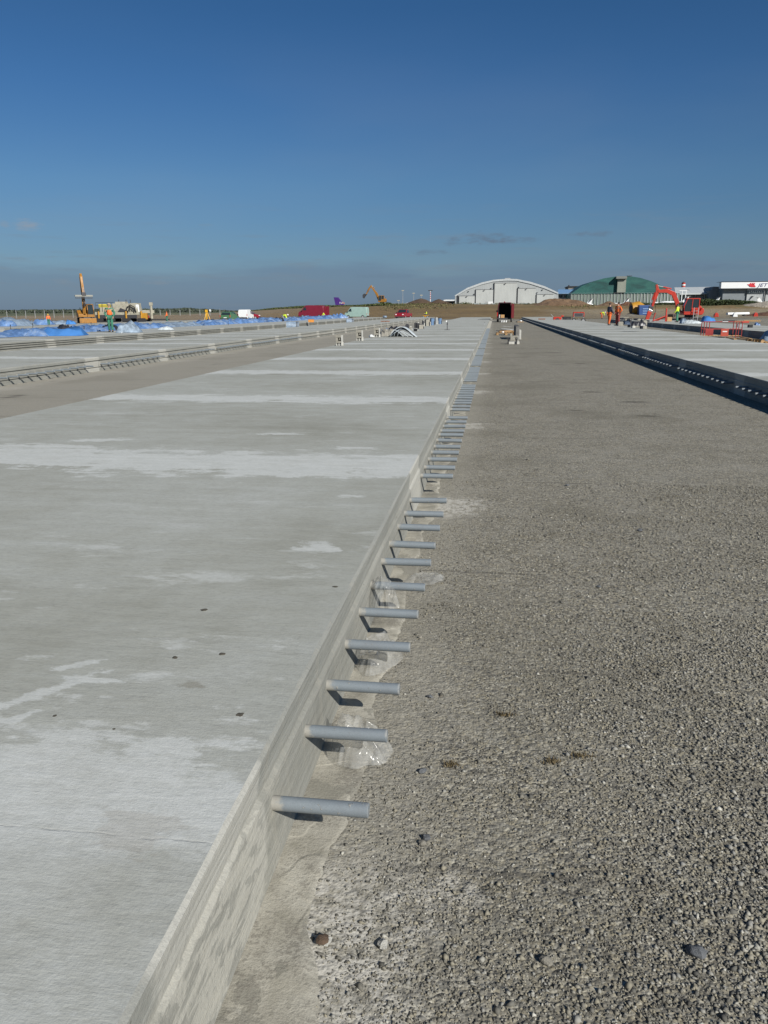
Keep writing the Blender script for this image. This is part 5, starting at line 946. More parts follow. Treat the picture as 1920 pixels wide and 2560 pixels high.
# ------------------------------------------------------------------ machines on the right
def generator():
    c = (9.95, 100.5, .02); t = thing('red_generator', 'red framed generator on legs at the far edge of the right slab', 'generator', c)
    MB().box((0, 0, .95), (1.15, .8, .42)).build('housing', C_GREY, t, .02); MB().box((0, 0, 1.22), (1.25, .9, .12)).box((-.6, 0, .95), (.08, .9, .5)).box((.6, 0, .95), (.08, .9, .5)).build('frame', M_RED, t, .02)
    MB().box((0, -.42, .95), (.95, .03, .3)).build('grille', M_DARK, t)
    for x in (-.58, .58):
        for y in (-.35, .35): MB().cyl((x, y, 0), (x, y, .8), .04, n=8).build('leg', M_GREY, t)
    wheel(t, -.55, -.4, .28, .14); wheel(t, .55, -.4, .28, .14); MB().tube([(0, -.5, .5), (0, -.9, .35)], .04, 6).build('drawbar', M_GREY, t)
    t = thing('red_roller', 'low red and black roller left of the red generator', 'machine', (8.6, 103.5, .02)); MB().box((-.9, 0, .5), (1.0, .7, .4)).build('engine_cover', M_RED, t, .06); MB().box((.25, 0, .45), (1.0, .6, .55)).build('frame', M_BLACK, t, .04); MB().cyl((-.9, -.45, .28), (-.9, .45, .28), .28, n=16).build('drum', M_DARK, t, 0, 'auto'); MB().cyl((.4, -.4, .28), (.4, .4, .28), .28, n=16).build('drum', M_DARK, t, 0, 'auto'); MB().tube([(-1.3, 0, .6), (-1.7, 0, 1.0)], .03, 6).build('handle', M_GREY, t); MB().box((-.3, 0, .78), (.3, .3, .2)).build('seat', M_RED, t, .03)
generator()
def mixer():
    t = thing('yellow_mixer', 'rusty yellow cylindrical mixer drum in front of the cut bank', 'mixer', (Q(1590, 780, 190).x, 190, .05), R_(12)); MB().cyl((-1.2, 0, 1.6), (.6, 0, 1.75), 1.35, 1.55, 20).cyl((.6, 0, 1.75), (1.7, 0, 1.85), 1.55, .8, 20).build('drum', M_YEL, t, 0, 'auto'); MB().box((0, 0, .35), (3.4, 1.6, .5)).build('chassis', M_DARK, t, .04); MB().cyl((-1.25, 0, 1.6), (-1.5, 0, 1.6), .9, .5, 16).build('drum_mouth', M_DARK, t, 0, 'auto'); wheel(t, -1.0, -.8, .45, .3); wheel(t, 1.0, -.8, .45, .3)
    t = thing('blue_dumper', 'blue ribbed container right of the yellow mixer drum', 'container', (Q(1612, 780, 187.5).x, 187.5, .05), R_(6)); t.scale = (.62, .8, .95); b = pm('container_blue', (.02, .06, .19), .45, 0, .1, 3); MB().prism([(-2.2, .25), (-2.4, 2.5), (2.2, 2.5), (1.9, .25)], -.9, .9).build('body', b, t, .04)
    for z in (.7, 1.2, 1.7): MB().box((.3, -.93, z), (2.8, .08, .16)).build('rib', pm('container_pale_blue', (.22, .33, .5), .4), t)
    MB().box((-.2, 0, 2.56), (4.2, 1.7, .08)).build('lid', M_DARK, t)
mixer()
def guard_frame():
    t = thing('guard_frame', 'red tubular guard frame with two red panels around the pit', 'guard rail', (11.75, 48.2, -0.08), R_(-3)); rd = pm('guard_red', (.28, .03, .025), .5, 0, .2, 5)
    for x in (0, .28, 1.72, 2.02):
        for y in (0, .75):
            MB().cyl((x, y, 0), (x, y, .95), .024, n=8).build('post', rd, t)
    for z in (.95, .55, .18):
        for y in (0, .75): MB().cyl((0, y, z), (2.02, y, z), .02, n=8).build('rail', rd if z > .3 else M_WOOD, t)
    for x in (0, 2.02):
        for z in (.5, .95): MB().cyl((x, 0, z), (x, .75, z), .018, n=8).build('cross_rail', rd, t)
    MB().box((.30, -.02, .38), (.42, .02, .34)).build('panel', rd, t); p_ = MB().box((1.12, -.03, .36), (.40, .02, .40)).build('panel', pm('guard_orange', (.42, .07, .04), .5), t); MB().box((1.12, -.044, .42), (.24, .006, .06)).build('white_strip', M_WHITE, p_)
    MB().box((1.1, -.0, .97), (.3, .05, .03)).build('reflector', M_WHITE, t)
    o = MB().box((0, 0, 0.004), (1.9, 1.0, .012)).build('pit', pm('pit_shade_black', (.012, .012, .014), .9)); o.location = (12.0, 48.8, 0.004); tag(o, kind='structure')  # flat black sheet paints the dark inside of the pit
guard_frame()
GB = 'red and white road barriers'
for u, v, mt, lb in ((1790, 794, M_RED, 'left one of the two red plastic road barriers'), (1888, 795, M_RED, 'right one of the two red plastic road barriers'), (1837, 794, M_WHITE, 'white plastic road barrier between the red ones')):
    c = P(u, v, .02); k = 170 / c.y; t = thing('road_barrier', lb, 'barrier', (c.x * k, 170, .01), 0, GB); MB().prism([(-.45, 0), (-.42, .2), (-.28, .75), (.28, .75), (.42, .2), (.45, 0)], -.3, .3).build('barrier_body', mt, t, .05); MB().box((0, 0, .8), (.3, .3, .1)).build('filler_cap', mt, t, .02); MB().box((-.47, 0, .4), (.06, .1, .3)).build('lug', mt, t)
c0, c1 = Q(1808, 792, 180), Q(1880, 783, 186)
t = thing('white_pipe', 'long white pipe lying behind the road barriers', 'pipe', (c0 + c1) / 2, math.atan2(c1.y - c0.y, c1.x - c0.x)); MB().cyl((-3.6, 0, .25), (3.6, 0, .3), .28, n=14).build('pipe', M_WHITE, t, 0, 'auto'); MB().box((-2, 0, -.05), (.3, .6, .3)).build('cradle', M_DARK, t); MB().box((2, 0, -.05), (.3, .6, .3)).build('cradle', M_DARK, t)
t = thing('brown_pipe', 'short brown pipe with a dark mouth left of the yellow jacket worker', 'pipe', P(1677, 794, .1), R_(-60)); MB().cyl((-.5, 0, .35), (.9, 0, .35), .33, n=18).build('pipe', pm('pipe_brown', (.16, .11, .08), .7), t, 0, 'auto'); MB().cyl((.88, 0, .35), (.915, 0, .35), .25, n=18).build('pipe_mouth', M_BLACK, t)
t = thing('red_harrow', 'red steel frame lying on the far right slab left of the brown pipe', 'frame', P(1652, 804, ZS), R_(15))
for k in range(4): MB().tube([(-.8 + k * .2, .1 * k, .1), (.5 + k * .1, .1 * k, .55)], .05, 6).build('bar', M_RED, t)
MB().box((.5, 0, .65), (.12, .12, 1.3)).build('upright', M_RED, t, .02); MB().box((.9, .2, .22), (.5, .4, .42)).build('box', M_WOOD, t, .02)
t = thing('steel_prop', 'thin red prop leaning beside the breaker chisel', 'prop', P(1632, 804, ZS)); MB().tube([(0, 0, 0), (.18, 0, .85)], .05, 8).build('tube', M_RED, t); MB().box((0, 0, .02), (.2, .2, .04)).build('foot', M_RED, t)
GR = 'broken concrete lumps on the far right slab'
rq = np.random.default_rng(44)
for i in range(14):
    u = 1548 + i * 5.6 + rq.uniform(-1.5, 1.5); v = 799.5 + i * .30 + rq.uniform(-1.5, 1.2)
    stone('concrete_lump', 'one of the broken concrete lumps in a row on the far right slab', 'rubble', P(u, v, ZS), rq.uniform(.12, .26), M_DARK if i % 3 else M_CONC, 800 + i, GR)
GQ = 'formwork pieces on the right edge of the right slab'
for i, (u, v, h, w, mt, lb) in enumerate([(1551, 815, .28, .30, M_CONC, 'pale formwork block right of the standing workers'), (1583, 820, .26, .16, M_CONCW, 'white block under the blue jacket bundle'), (1590, 818, .3, .2, M_CONC, 'middle grey formwork block on the right slab edge'), (1604, 822, .55, .10, M_DARK, 'dark post of the last formwork on the right slab edge'), (1609, 822, .48, .22, M_CONC, 'rightmost grey formwork block on the right slab edge'), (1573, 818, .5, .07, M_DARK, 'thin dark post under the blue bundle')]):
    t = thing('formwork_block', lb, 'formwork block', P(u, v, ZS), .1 * i, GQ); MB().box((0, 0, h * .5), (w * 1.2, .3, h)).build('block', mt, t, .01); MB().box((0, 0, h + .02), (w, .2, .04)).build('cap', M_CONC, t)
tarp('dark blue jacket bundle lying on the formwork of the right slab', P(1567, 812, ZS + .25), .38, .4, .32, 830, pm('denim_dark', (0.05, 0.075, 0.12), .8), 0, name='jacket_bundle', cat='bundle')
tarp('dark sheet lying over the rightmost formwork block', P(1596, 815, ZS + .3), 0.8, .5, .22, 831, M_BLACKT, 0, name='dark_sheet', cat='sheet')
GD = 'boards and scrap on the work area at the right'
for i, (u, v, L, mt, lb) in enumerate([(1825, 804, 1.6, M_DARK, 'dark board behind the guard frame'), (1850, 806, 1.3, M_WOOD, 'brown board right of the dark board'), (1880, 804, 1.8, M_WOOD, 'long pale board near the right border'), (1862, 807, .8, M_RED, 'short red bar among the boards at the right'), (1875, 819, .25, M_BLACK, 'small black box on the far right slab'), (1850, 817, .35, M_GREY, 'small grey box on the far right slab'), (1652, 806, .9, M_DARK, 'dark board by the red steel frame'), (1560, 795, 1.6, M_CONC, 'pale beam on the ground behind the standing workers')]):
    o = MB().box((0, 0, .09), (L, .3, .18)).build('board' if L > .5 else 'small_box', mt, None, .01); o.location = P(u, v, ZS if L < .5 else .1); o.rotation_euler.z = .15 * math.sin(i * 2.3); tag(o, lb, 'board' if L > .5 else 'box', GD)
# ------------------------------------------------------------------ hangars and airport buildings
def XZ(u, v, Y): q = Q(u, v, Y); return (q.x, q.z)
def wallbox(mb, u0, v0, u1, v1, Y, th):     # box whose front face covers the photo rectangle at distance Y
    a = Q(u0, v1, Y); b = Q(u1, v0, Y); mb.bb((a.x, Y, a.z), (b.x, Y + th, b.z)); return mb
def mat_sheet(name, col, step, var=.06):
    mt, nt, b = newmat(name); p = POS(nt); x = nd(nt, 'ShaderNodeSeparateXYZ', {0: p}).outputs[0]
    w = MA(nt, 'FRACT', MA(nt, 'DIVIDE', x, step)); g = MA(nt, 'MULTIPLY', SS(nt, w, 0.0, .12), MA(nt, 'SUBTRACT', 1.0, SS(nt, w, .88, 1.0)))
    f = NO(nt, VS(nt, p, (.25, .25, .12)), 1.0, 5.0, .6); c = MX(nt, SS(nt, f, .3, .7), tuple(k * (1 - var) for k in col), tuple(k * (1 + var) for k in col)); c = MX(nt, MA(nt, 'MULTIPLY_ADD', g, -.14, .14), c, tuple(k * .6 for k in col))
    link(nt, c, b.inputs['Base Color']); b.inputs['Roughness'].default_value = .55; bump(nt, b, g, .05, .5); return mt
M_HGREY = mat_sheet('grey_sheet_metal', (.33, .345, .34), 1.2); M_HDOOR = mat_sheet('door_sheet_metal', (.40, .41, .39), .8); M_HROOF = mat_sheet('pale_roof_metal', (.42, .44, .44), 2.0)
def white_hangar():
    Y = 450; t = thing('hangar', 'pale grey arched hangar with five stepped sliding doors', 'hangar', (0, 0, 0))
    pr = [XZ(u, v, Y) for u, v in [(1137.4, 770), (1137.4, 738), (1168.8, 719.8), (1205, 706.8), (1234, 700.5), (1267, 697.6), (1292, 698.6), (1325.5, 705.3), (1361.7, 716.5), (1395.4, 731.8), (1397, 770)]]
    MB().prism(pr, Y, Y + 70).build('wall', M_HGREY, t)
    out = [XZ(u, v, Y) for u, v in [(1137, 738.5), (1168.8, 719.2), (1205, 706), (1234, 699.6), (1267, 696.8), (1292, 697.6), (1325.5, 704.3), (1361.7, 715.5), (1396, 731.5)]]
    inn = [XZ(u, v, Y) for u, v in [(1395, 735), (1361, 721), (1325, 709.6), (1292, 702.4), (1267, 701.8), (1234, 704.2), (1205, 711.2), (1169, 724.2), (1138, 742)]]
    rf = MB()
    for i in range(8):
        q = [out[i], out[i + 1], inn[7 - i], inn[8 - i]]; rf.prism(q, Y - .4, Y + 71)
    rf.build('roof', M_HROOF, t)
    for (u0, vt, u1) in ((1147, 739, 1187.5), (1188.6, 723.3, 1233.6), (1234.6, 707, 1292.4), (1293, 720.2, 1339.5), (1340.4, 735.4, 1384.2)):
        d = wallbox(MB(), u0 + .5, vt + 1, u1 - .5, 770, Y - .5, .45).build('sliding_door', M_HDOOR, t, .02)
        fr = MB(); wallbox(fr, u0, vt, u1, vt + 1.1, Y - .6, .55); wallbox(fr, u0 - .2, vt, u0 + .35, 770, Y - .6, .55); fr.build('door_rail', M_DARK, d)
        wallbox(MB(), (u0 + u1) / 2 - 1.5, vt + 1, (u0 + u1) / 2 + 1.5, vt + 2.5, Y - 1.3, .4).build('track_motor', M_DARK, d)
    wallbox(MB(), 1143, 738, 1145.5, 770, Y - .6, .5).build('down_pipe', M_DARK, t); wallbox(MB(), 1262, 695, 1276, 697.5, Y + 8, 6).build('ridge_vent', M_GREY, t, .1)
    for u, v in ((1171, 728.5), (1228, 720.5), (1185.5, 735), (1297, 718), (1343, 731.5), (1356, 724.5)): wallbox(MB(), u - 1.3, v - .8, u + 1.3, v + .8, Y - .6, .5).build('wall_lamp', M_DARK, t)
    t2 = thing('fence', 'low pale mesh fence in front of the arched hangar', 'fence', (0, 0, 0)); fm = wallbox(MB(), 1182, 757.5, 1320, 766, 418, .15); fm.build('fence_mesh', pm('mesh_grey', (.27, .31, .31), .7, 0, .15, .6), t2)
    for u in range(1184, 1320, 9): wallbox(MB(), u, 756.8, u + .5, 767, 417.8, .2).build('fence_post', M_GREY, t2)
    c = Q(1224, 757, 400); t3 = thing('white_cabin', 'small white cart parked in front of the hangar door', 'cart', (c.x, 400, c.z - 1.2)); MB().box((.4, 0, 1.2), (2.4, 1.4, 1.1)).build('cart_body', M_WHITE, t3, .1); MB().box((-1.4, 0, 1.5), (1.6, 1.4, .4)).build('platform', M_GREY, t3, .05); wheel(t3, -1.4, -.6, .4); wheel(t3, .8, -.6, .4)
white_hangar()
def green_hangar():
    Y = 440; t = thing('hangar', 'hangar with a big mottled green arched roof and a ribbed grey green wall', 'hangar', (0, 0, 0))
    mt, nt, b = newmat('green_roof'); p = POS(nt); f = NO(nt, VS(nt, p, (.12, .12, .3)), 1.0, 5.0, .6, .6)
    link(nt, RP(nt, f, [(.36, (.004, .046, .042)), (.5, (.008, .076, .067)), (.64, (.018, .10, .082))]), b.inputs['Base Color']); b.inputs['Roughness'].default_value = .6
    arc = [(1428, 760), (1428, 735), (1456, 715), (1486.6, 702.2), (1513.7, 694.8), (1537, 691.2), (1562, 690), (1585, 690.8), (1604, 693.8), (1631, 701.8), (1653, 711), (1672, 721), (1696, 734), (1696, 760)]
    MB().prism([XZ(u, v, Y) for u, v in arc], Y + 4, Y + 60).build('roof', mt, t)
    wallbox(MB(), 1427, 733, 1700, 764, Y, 4).build('wall', pm('wall_green_grey', (.145, .175, .15), .7, 0, .12, .3), t)
    for i in range(33): u = 1427 + i * 8.3; wallbox(MB(), u, 733, u + 1.1, 764, Y - .35, .33).build('rib', M_HROOF, t)
    wallbox(MB(), 1408, 731, 1702, 733.2, Y - .8, .9).build('eaves_band', M_WHITE, t); wallbox(MB(), 1542.5, 697, 1566, 731, Y + 2.2, 2.4).build('louvre_panel', mat_sheet('louvre', (.21, .225, .185), .5), t)
    wallbox(MB(), 1540.5, 690.5, 1568, 697.2, Y + .5, 4).build('louvre_hood', pm('hood_grey', (.16, .17, .155), .7), t, .1); wallbox(MB(), 1568, 689, 1580, 690.5, Y + 6, 3).build('ridge_vent', M_DARK, t)
    for u0, u1 in ((1628, 1646), (1655, 1675)): wallbox(MB(), u0, 755, u1, 764, Y - 1.2, .8).build('base_board', M_WHITE, t)
green_hangar()
def others():
    t = thing('office_building', 'low building with a blue metal roof between the two arched hangars', 'building', (0, 0, 0)); wallbox(MB(), 1394, 732, 1432, 768, 472, 20).build('wall', M_HGREY, t); 
    a = [Q(1396, 723.5, 474), Q(1440, 723.5, 474), Q(1430, 732.2, 468), Q(1394, 732.2, 468)]; vs = [tuple(q) for q in a] + [tuple(q + Vector((0, 0, -.5))) for q in a]; MB().add(vs, [(3, 2, 1, 0), (4, 5, 6, 7), (0, 1, 5, 4), (1, 2, 6, 5), (2, 3, 7, 6), (3, 0, 4, 7)]).build('roof', pm('blue_roof', (.12, .22, .36), .5), t)
    for u in (1397, 1410, 1414, 1418): wallbox(MB(), u, 738, u + (8 if u == 1397 else 2), 744, 471.6, .3).build('window', M_GLASS, t)
    t = thing('block_building', 'flat brown grey block building behind the green arched hangar', 'building', (0, 0, 0)); wallbox(MB(), 1420, 716, 1470, 740, 560, 25).build('wall', pm('brown_block', (.19, .175, .15), .8), t); wallbox(MB(), 1419.5, 714.8, 1471, 716.4, 559, 27).build('roof', M_DARK, t); wallbox(MB(), 1421.5, 712.5, 1424, 715, 562, 4).build('chimney', M_DARK, t)
    t = thing('hangar_shed', 'long low shed with a pale sloped roof beside the white fascia hangar', 'building', (0, 0, 0)); wallbox(MB(), 1690, 732, 1776, 764, 462, 20).build('wall', pm('shed_wall', (.22, .235, .24), .75, 0, .1, .3), t)
    a = [Q(1686, 718.5, 478), Q(1782, 717, 478), Q(1773, 732, 458), Q(1688, 733, 458)]; vs = [tuple(q) for q in a] + [tuple(q + Vector((0, 0, -.8))) for q in a]; MB().add(vs, [(3, 2, 1, 0), (4, 5, 6, 7), (0, 1, 5, 4), (1, 2, 6, 5), (2, 3, 7, 6), (3, 0, 4, 7)]).build('roof', M_HROOF, t)
    for u in (1712, 1736, 1760): wallbox(MB(), u, 737, u + 3, 764, 461.4, .5).build('post', M_WHITE, t)
    for u in (1716, 1741): wallbox(MB(), u, 739, u + 17, 757, 461.6, .3).build('door', pm('shed_door', (.30, .31, .30), .7), t)
    t = thing('grey_annex', 'grey gabled annex between the low shed and the white fascia hangar', 'building', (0, 0, 0)); pr = [XZ(u, v, 452) for u, v in [(1774, 764), (1774, 727), (1785, 716.5), (1806, 717), (1806, 764)]]; MB().prism(pr, 452, 470).build('wall', pm('annex_grey', (.17, .19, .20), .8, 0, .1, .3), t)
    for u in (1790, 1797): wallbox(MB(), u, 742, u + 6, 756, 451.6, .3).build('door', M_HGREY, t)
    Y = 440; t = thing('hangar', 'flat roofed hangar with a white fascia sign and red bird emblem', 'hangar', (0, 0, 0))
    wallbox(MB(), 1804, 720, 2010, 766, Y + 3, 11).build('wall', pm('annex_grey', (.17, .19, .20), .8, 0, .1, .3), t); wallbox(MB(), 1802.5, 704, 2012, 721, Y, 4).build('fascia', pm('fascia_white', (.70, .71, .70), .5, 0, .03, .3), t); wallbox(MB(), 1806, 702.4, 2010, 704, Y + 2, 12).build('roof', M_DARK, t)
    wallbox(MB(), 1865, 721, 1911, 760, Y + 2.2, .7).build('hangar_door', M_HGREY, t); dd = wallbox(MB(), 1912, 721, 1990, 760, Y + 2.4, .5).build('hangar_door', M_HGREY, t); wallbox(MB(), 1908.5, 721, 1913, 760, Y + 1.6, .7).build('door_post', M_WHITE, t)
    for u0, u1 in ((1868, 1908), (1915, 1950)):
        w = wallbox(MB(), u0, 727, u1, 734.5, Y + 1.9, .3).build('window', M_GLASS, t)
        for k in range(1, 8): u = u0 + (u1 - u0) * k / 8; wallbox(MB(), u - .3, 727, u + .3, 734.5, Y + 1.7, .2).build('mullion', M_WHITE, w)
    # emblem: a red bird made of swept feathers
    rd = pm('emblem_red', (.55, .02, .03), .5); em = MB()
    for poly in ([(1868, 711), (1874, 710.2), (1882, 710), (1887, 713), (1889, 717.5), (1880, 717.5), (1874, 716.5), (1872, 713)], [(1874.5, 710), (1876, 707.2), (1878.8, 706.8), (1878, 710)], [(1879, 710), (1881.5, 707), (1884, 706.8), (1882, 711)], [(1882.5, 711.5), (1885.5, 707.3), (1887.6, 707), (1885.5, 713)]):
        pts = [XZ(u, v, Y) for u, v in poly]; em.prism(pts, Y - .25, Y - .02)
    em.build('emblem', rd, t)
    def text(body, u, v, Yp, size, mt, parent, sx=1.0, shear=.0, nm='lettering'):
        cu = bpy.data.curves.new('txt', 'FONT'); cu.body = body; cu.size = size; cu.extrude = .04; cu.shear = shear; cu.space_character = 1.0
        o = bpy.data.objects.new('txt', cu); COL.objects.link(o); dg = bpy.context.evaluated_depsgraph_get(); dg.update(); me = bpy.data.meshes.new_from_object(o.evaluated_get(dg)); bpy.data.objects.remove(o)
        n = bpy.data.objects.new(nm, me); COL.objects.link(n); me.name = nm; me.materials.clear(); me.materials.append(mt); q = Q(u, v, Yp); n.location = q; n.rotation_euler = (R_(90), 0, 0); n.scale = (sx, 1, 1); n.parent = parent; return n
    text('JET A', 1894.5, 716.8, Y - .1, 2.35, pm('letter_navy', (.02, .025, .12), .5), t, 1.35, .3)
    c = Q(1708, 720, 520); t = thing('check_tower', 'small red and white striped tank tower behind the low shed', 'tower', (c.x, 520, c.z - 9))
    for k in range(5): MB().cyl((0, 0, 7.8 + k * .85), (0, 0, 8.65 + k * .85), 1.15, n=18).build('band', M_RED if k % 2 == 0 else M_WHITE, t, 0, 'auto')
    MB().cyl((0, 0, 0), (0, 0, 7.8), .6, n=12).build('shaft', M_GREY, t); MB().cyl((0, 0, 12.05), (0, 0, 12.6), .9, .5, 14).build('cap', M_DARK, t)
    t = thing('white_tent', 'low white gabled tent left of the dark earth mound', 'tent', (0, 0, 0)); pr = [XZ(u, v, 330) for u, v in [(995, 769), (995, 766), (1019, 756.5), (1043, 757.5), (1043, 769)]]; MB().prism(pr, 330, 350).build('tent_cover', M_WHITE, t)
    for u in (1006, 1017, 1027): wallbox(MB(), u, 763, u + .5, 769, 329.8, .2).build('seam', M_GREY, t)
    t = thing('terminal_building', 'dark low building with a white roof between the earth mound and the arched hangar', 'building', (0, 0, 0)); wallbox(MB(), 1100, 752.5, 1141, 770, 500, 30).build('wall', pm('terminal_dark', (.06, .075, .09), .5), t); wallbox(MB(), 1109, 749.5, 1136, 752.6, 495, 34).build('roof', M_WHITE, t); wallbox(MB(), 1105, 758, 1140, 760.5, 497, 2.5).build('canopy', M_HGREY, t)
    for u in range(1112, 1138, 4): wallbox(MB(), u, 748.6, u + 1.2, 749.4, 500, 20).build('skylight', M_HROOF, t)
    GP_ = 'tall light poles behind the earth bank'
    for u, vt, lb, big in ((1007, 727, 'tall light pole left of the white tent', 0), (1034, 733.5, 'light pole rising behind the white tent', 0), (1053, 738.5, 'short light pole behind the dark earth mound', 0), (1075.5, 727, 'red and white banded light mast behind the dark earth mound', 1), (996, 752, 'small pole at the left of the white tent', 0)):
        Yp = 500; b = Q(u, 772, Yp); tp = Q(u, vt, Yp); H_ = tp.z - b.z; t = thing('light_pole', lb, 'light pole', b, 0, GP_); MB().cyl((0, 0, 0), (0, 0, H_), .24 if big else .16, .2 if big else .10, 8).build('pole', M_WHITE if big else M_GREY, t)
        if big:
            for k in range(4): MB().cyl((0, 0, H_ * .55 + k * 1.1), (0, 0, H_ * .55 + k * 1.1 + .5), .27, n=8).build('red_band', M_RED, t)
        MB().box((0, 0, H_ + .1), (2.6 if big else 1.5, .5, .5)).build('lamp_head', M_DARK if big else M_CREAM, t, .05)
    c = Q(1707, 760, 400); t = thing('gate_gantry', 'white goalpost gantry in front of the low shed', 'gantry', (c.x, 400, c.z))
    for x in (-.8, .9): MB().cyl((x, 0, 0), (x, 0, 6.0), .22, n=8).build('post', M_WHITE, t)
    MB().box((0, 0, 6.0), (4.2, .4, .35)).build('beam', M_WHITE, t, .03); MB().box((1.9, 0, 6.25), (.9, .5, .3)).build('lamp_head', M_DARK, t, .03)
    return text
TEXT = others()

# ------------------------------------------------------------------ aircraft
def jet(label, u, v, Y, face, s, body=None, finc=None, group='aircraft parked behind the bank', ttail=True, sweep=1.0):
    body = body or M_WHITE; finc = finc or body; q = Q(u, v, Y)         # (u, v): foot of the fin's leading edge
    t = thing('aircraft', label, 'aircraft', (q.x, Y, q.z - 2.55 * s), 0 if face > 0 else math.pi, group); t.scale = (s, s, s)
    xs = [-8.2, -7, -5, -2, 3, 5, 6.2, 6.9]; rs = [.15, .45, .8, .98, .98, .85, .5, .08]; zs = [2.2, 2.0, 1.8, 1.65, 1.65, 1.6, 1.5, 1.42]
    f = MB().tube([(x + 4.6, 0, z) for x, z in zip(xs, zs)], rs, 14).build('fuselage', body, t, 0, True)
    MB().prism([(0, 2.45), (-1.9 * sweep, 4.85), (-3.2 * sweep, 4.9), (-2.7, 2.3)], -.09, .09).build('fin', finc, t, .02)
    tz = 4.85 if ttail else 2.5; x0 = -1.9 * sweep if ttail else -1.4
    for sg in (1, -1):
        MB().add([(x0, 0, tz), (x0 - 1.2, 0, tz), (x0 - 1.5, sg * 2.3, tz), (x0 - .9, sg * 2.3, tz), (x0, 0, tz + .12), (x0 - 1.2, 0, tz + .1), (x0 - 1.5, sg * 2.3, tz + .08), (x0 - .9, sg * 2.3, tz + .08)], [(0, 1, 2, 3), (7, 6, 5, 4), (0, 4, 5, 1), (1, 5, 6, 2), (2, 6, 7, 3), (3, 7, 4, 0)]).build('tailplane', body, t)
        MB().add([(6.0, sg * .8, 1.1), (3.6, sg * .8, 1.1), (2.2, sg * 7, 1.5), (3.0, sg * 7, 1.5), (6.0, sg * .8, 1.3), (3.6, sg * .8, 1.25), (2.2, sg * 7, 1.58), (3.0, sg * 7, 1.58)], [(0, 1, 2, 3), (7, 6, 5, 4), (0, 4, 5, 1), (1, 5, 6, 2), (2, 6, 7, 3), (3, 7, 4, 0)]).build('wing', body, t)
        MB().cyl((-.2, sg * 1.35, 2.15), (2.2, sg * 1.35, 2.15), .38, .48, 14).build('engine', M_GREY, t, 0, 'auto')
        MB().box((4.2, sg * 1.2, .55), (.1, .1, 1.1)).cyl((4.2, sg * 1.2 - .1, .3), (4.2, sg * 1.2 + .1, .3), .3, n=12).build('landing_gear', M_DARK, t)
    MB().box((9.3, 0, 1.85), (.7, 1.3, .35)).build('cockpit_window', M_GLASS, f, .05); return t
jet('small white jet with a T tail, left one in front of the ribbed wall', 1465, 759, 400, -1, .92)
jet('small white jet with a T tail, right one in front of the ribbed wall', 1557, 757.5, 400, -1, .9)
jet('white jet tail rising right behind the red excavator boom', 1705, 753, 400, -1, .95)
jet('small white tail in front of the grey annex', 1790, 750, 420, -1, .55)
jet('white jet whose grey tail stands in front of the windowed hangar door', 1866, 753, 400, -1, .95, None, M_HGREY)
jet('white jet at the right border beyond the pale soil heap', 1906, 754, 405, 1, .8)
PUR = pm('tail_purple', (.055, .018, .15), .4, 0, .06, 1)
tj = jet('distant airliner showing only its purple tail fin with white and red lettering above the scrub', 864.3, 765.4, 650, 1, 2.95, pm('airliner_white', (.5, .5, .52), .4), PUR, ttail=False, sweep=1.02)
a1 = TEXT('Fed', 848.6, 759.6, 649.6, 2.15, M_WHITE, None); a2 = TEXT('Ex', 855.6, 759.6, 649.6, 2.15, pm('letter_orange', (.75, .13, .03), .5), None)
bpy.context.view_layer.update()
for a in (a1, a2): a.parent = tj; a.matrix_parent_inverse = tj.matrix_world.inverted()

# ------------------------------------------------------------------ earth mounds
def mound(label, u0, u1, vt, Y, mat, seed, depth=None, zb=None, name='earth_mound', rough=.22, group='heaps of soil along the bank', peaks=None):
    a, b = Q(u0, 780, Y).x, Q(u1, 780, Y).x; cx = (a + b) / 2; rx = (b - a) / 2 * 1.12; ry = depth or rx * .7; zb = hz(cx, Y) - .3 if zb is None else zb; H_ = Q((u0 + u1) / 2, vt, Y).z - zb
    n = 70; g = np.linspace(-1, 1, n); U, V = np.meshgrid(g, g, indexing='ij'); r = np.sqrt(U * U + V * V)
    if peaks is None: e = np.clip(1 - r, 0, 1) ** .8
    else: e = np.max([np.clip(k - .95 * np.sqrt(((U - px) / w) ** 2 + V * V), 0, 1) for px, k, w in peaks], axis=0); e = np.maximum(e, .3 * np.clip(1 - r, 0, 1))
    X = U * rx; Yy = V * ry; Z = H_ * (e * (1 + rough * fbm(X, Yy, seed, 6 / rx, 5)) + .03 * fbm(X, Yy, seed + 1, 22 / rx, 3) * (e > .05)); Z = np.where(r > .995, -.4, np.maximum(Z, -.2))
    o = npmesh(name, np.stack([X, Yy, Z], -1).reshape(-1, 3), grid(n, n), mat); o.location = (cx, Y, zb); tag(o, label, 'soil heap', group)
def soilm(name, a, b_): 
    mt, nt, b = newmat(name); p = POS(nt); f = NO(nt, p, .7, 6.0, .7); link(nt, MX(nt, SS(nt, f, .3, .7), a, b_), b.inputs['Base Color']); b.inputs['Roughness'].default_value = .95; bump(nt, b, f, .4, .8); return mt
S1 = soilm('heap_brown', (.10, .058, .03), (.20, .125, .07)); S2 = soilm('heap_dark', (.055, .034, .02), (.095, .06, .035)); S3 = soilm('heap_red', (.07, .03, .018), (.15, .075, .04)); S4 = soilm('heap_grey', (.14, .12, .09), (.22, .195, .15)); S5 = soilm('heap_pale', (.22, .19, .15), (.33, .29, .23))
mound('dark brown twin peaked soil mound left of the arched hangar', 1000, 1150, 744.5, 300, S2, 61, zb=2.4, peaks=[(-.27, 1.0, .75), (.26, .90, .70)], rough=.05)
mound('biggest brown soil heap, in front of the gap between the hangars', 1325, 1480, 744, 222, S1, 62, rough=.3)
